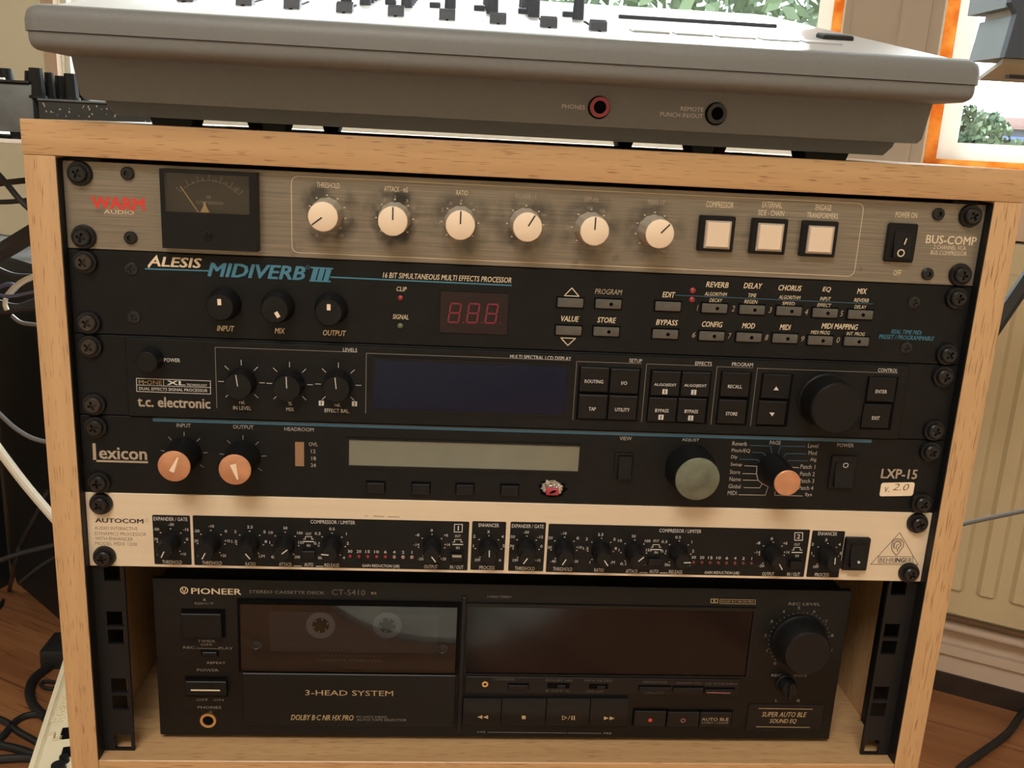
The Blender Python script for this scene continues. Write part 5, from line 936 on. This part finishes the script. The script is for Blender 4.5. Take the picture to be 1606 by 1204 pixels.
cable('coiled_cable', [py(18, 495, 730), py(34, 506, 730), py(64, 510, 730)], 2.6, 'cable_grey', 'grey cable curving down over the black box front')
for k_, (v0, v1, lb) in enumerate(((420, 436, 'black cable slanting down into the cable heap'), (472, 480, 'fat black cable low in the cable heap'), (488, 470, 'black cable crossing the cable heap upwards'))):
    cable('coiled_cable', [py(-12, v0, 770), py(22, (v0 + v1) / 2 + 6, 765), py(64, v1, 770)], 5.5, 'cable_black', lb)
# right side cables
cable('stand_tube', [py(1535, 550, 430), py(1640, 395, 430)], 8, 'cable_black', 'dark stand tube slanting in front of the radiator', 'stand', None, 1)
cable('grey_cable', [py(1470, 832, 480), py(1530, 817, 480), py(1630, 796, 480)], 2.6, 'cable_grey', 'grey cable stretched across the radiator front')
cable('floor_cable', [fz(1640, 1085, 7), fz(1604, 1118, 7), fz(1580, 1150, 7), fz(1540, 1180, 7), fz(1505, 1206, 7), fz(1480, 1240, 7)], 6, 'cable_black', 'black cable curving over the floor boards below the radiator')

# ------------------------------------------------------------------ outside the windows: trees, far trees, a house
def wq(s, o, z): return wp(s, -o, z)
LEAF = {}
def tree(name, s, o, zb, zt, rx, nleaf, lsz, m_, label, group, rz=None):
    base = wq(s, o, zb); rt = root(name, tuple(base), label, 'tree', group)
    part('trunk', MB().tube([tuple(base), tuple(base + Vector((40, 0, (zt - zb) * (0.5 if rz is None else 0.93))))], rx * 0.06, 8, 1), 'bark', rt)
    rng = random.Random(int(abs(s)) + len(name)); mb = MB(); c = wq(s, o, (zb * 0.25 + zt * 0.75) if rz is None else zt - rz); rz = (zt - zb) * 0.62 if rz is None else rz
    bl = [(Vector((rng.uniform(-1, 1), rng.uniform(-1, 1), rng.uniform(-1, 1))) * 0.62, rng.uniform(0.3, 0.55)) for _ in range(14)]
    for _ in range(nleaf):
        b, r_ = rng.choice(bl); d_ = Vector((rng.gauss(0, 1), rng.gauss(0, 1), rng.gauss(0, 1))).normalized() * r_ * rng.uniform(0.6, 1.0) + b
        p = c + Vector((d_.x * rx, d_.y * rx, d_.z * rz)); a = Vector((rng.gauss(0, 1), rng.gauss(0, 1), rng.gauss(0, 1))).normalized(); e = a.orthogonal().normalized(); f = a.cross(e)
        mb.add([p - e * lsz, p - f * lsz * 0.5, p + e * lsz, p + f * lsz * 0.5], [(0, 1, 2, 3)])
    o_ = part('crown', mb, m_, rt, sm=False); o_['kind'] = 'stuff'
gr = MB(); wbox(gr, -60000, 60000, -90000, -400, -4200, -4000)
struct('ground_outside', gr, 'leaf_far')
tree('leafy_tree', -1500, 3300, -4000, 1500, 1150, 5000, 55, 'leaf', 'leafy green tree close outside the wide window', None)
tree('leafy_tree', -3300, 5200, -4000, 1900, 1500, 5000, 70, 'leaf', 'leafy tree outside the wide window behind the nearer tree', None)
def sight(u, v, dist): q = CC + ray(u, v) * dist; r_ = q - W0; return r_.dot(EW), -r_.dot(NW), q.z
s_, o_, z_ = sight(1525, 172, 7500); tree('round_tree', s_, o_, -4000, z_, 420, 5000, 42, 'leaf', 'round green tree seen through the orange framed window', None, 380)
s_, o_, z_ = sight(1592, 212, 9000); tree('bushy_tree', s_, o_, -4000, z_, 420, 4000, 48, 'leaf', 'lower bushy tree in front of the red roofed house', None, 300)
s_, o_, z_ = sight(1588, 200, 16000); hs = root('far_house', tuple(wq(s_, o_, -4000)), 'far house with a red roof seen through the orange framed window', 'house')
mbh = MB(); wbox(mbh, s_ - 300, s_ + 1800, -o_ - 2500, -o_, -4000, z_ - 30); part('walls', mbh, 'house_wall', hs)
a_ = [wq(s_ - 420, o_ - 120, z_ - 30), wq(s_ + 1920, o_ - 120, z_ - 30), wq(s_ + 1920, o_ + 2620, z_ - 30), wq(s_ - 420, o_ + 2620, z_ - 30), wq(s_ - 200, o_ + 700, z_ + 190), wq(s_ + 1700, o_ + 700, z_ + 190)]
part('roof', MB().add(a_, [(0, 1, 5, 4), (1, 2, 5), (2, 3, 4, 5), (3, 0, 4), (3, 2, 1, 0)]), 'roof_red', hs)
for k_ in range(3): part('window', wbox(MB(), s_ - 150 + k_ * 600, s_ + 200 + k_ * 600, -o_, -o_ + 40, z_ - 520, z_ - 150), 'house_blue', hs)

flush_text()
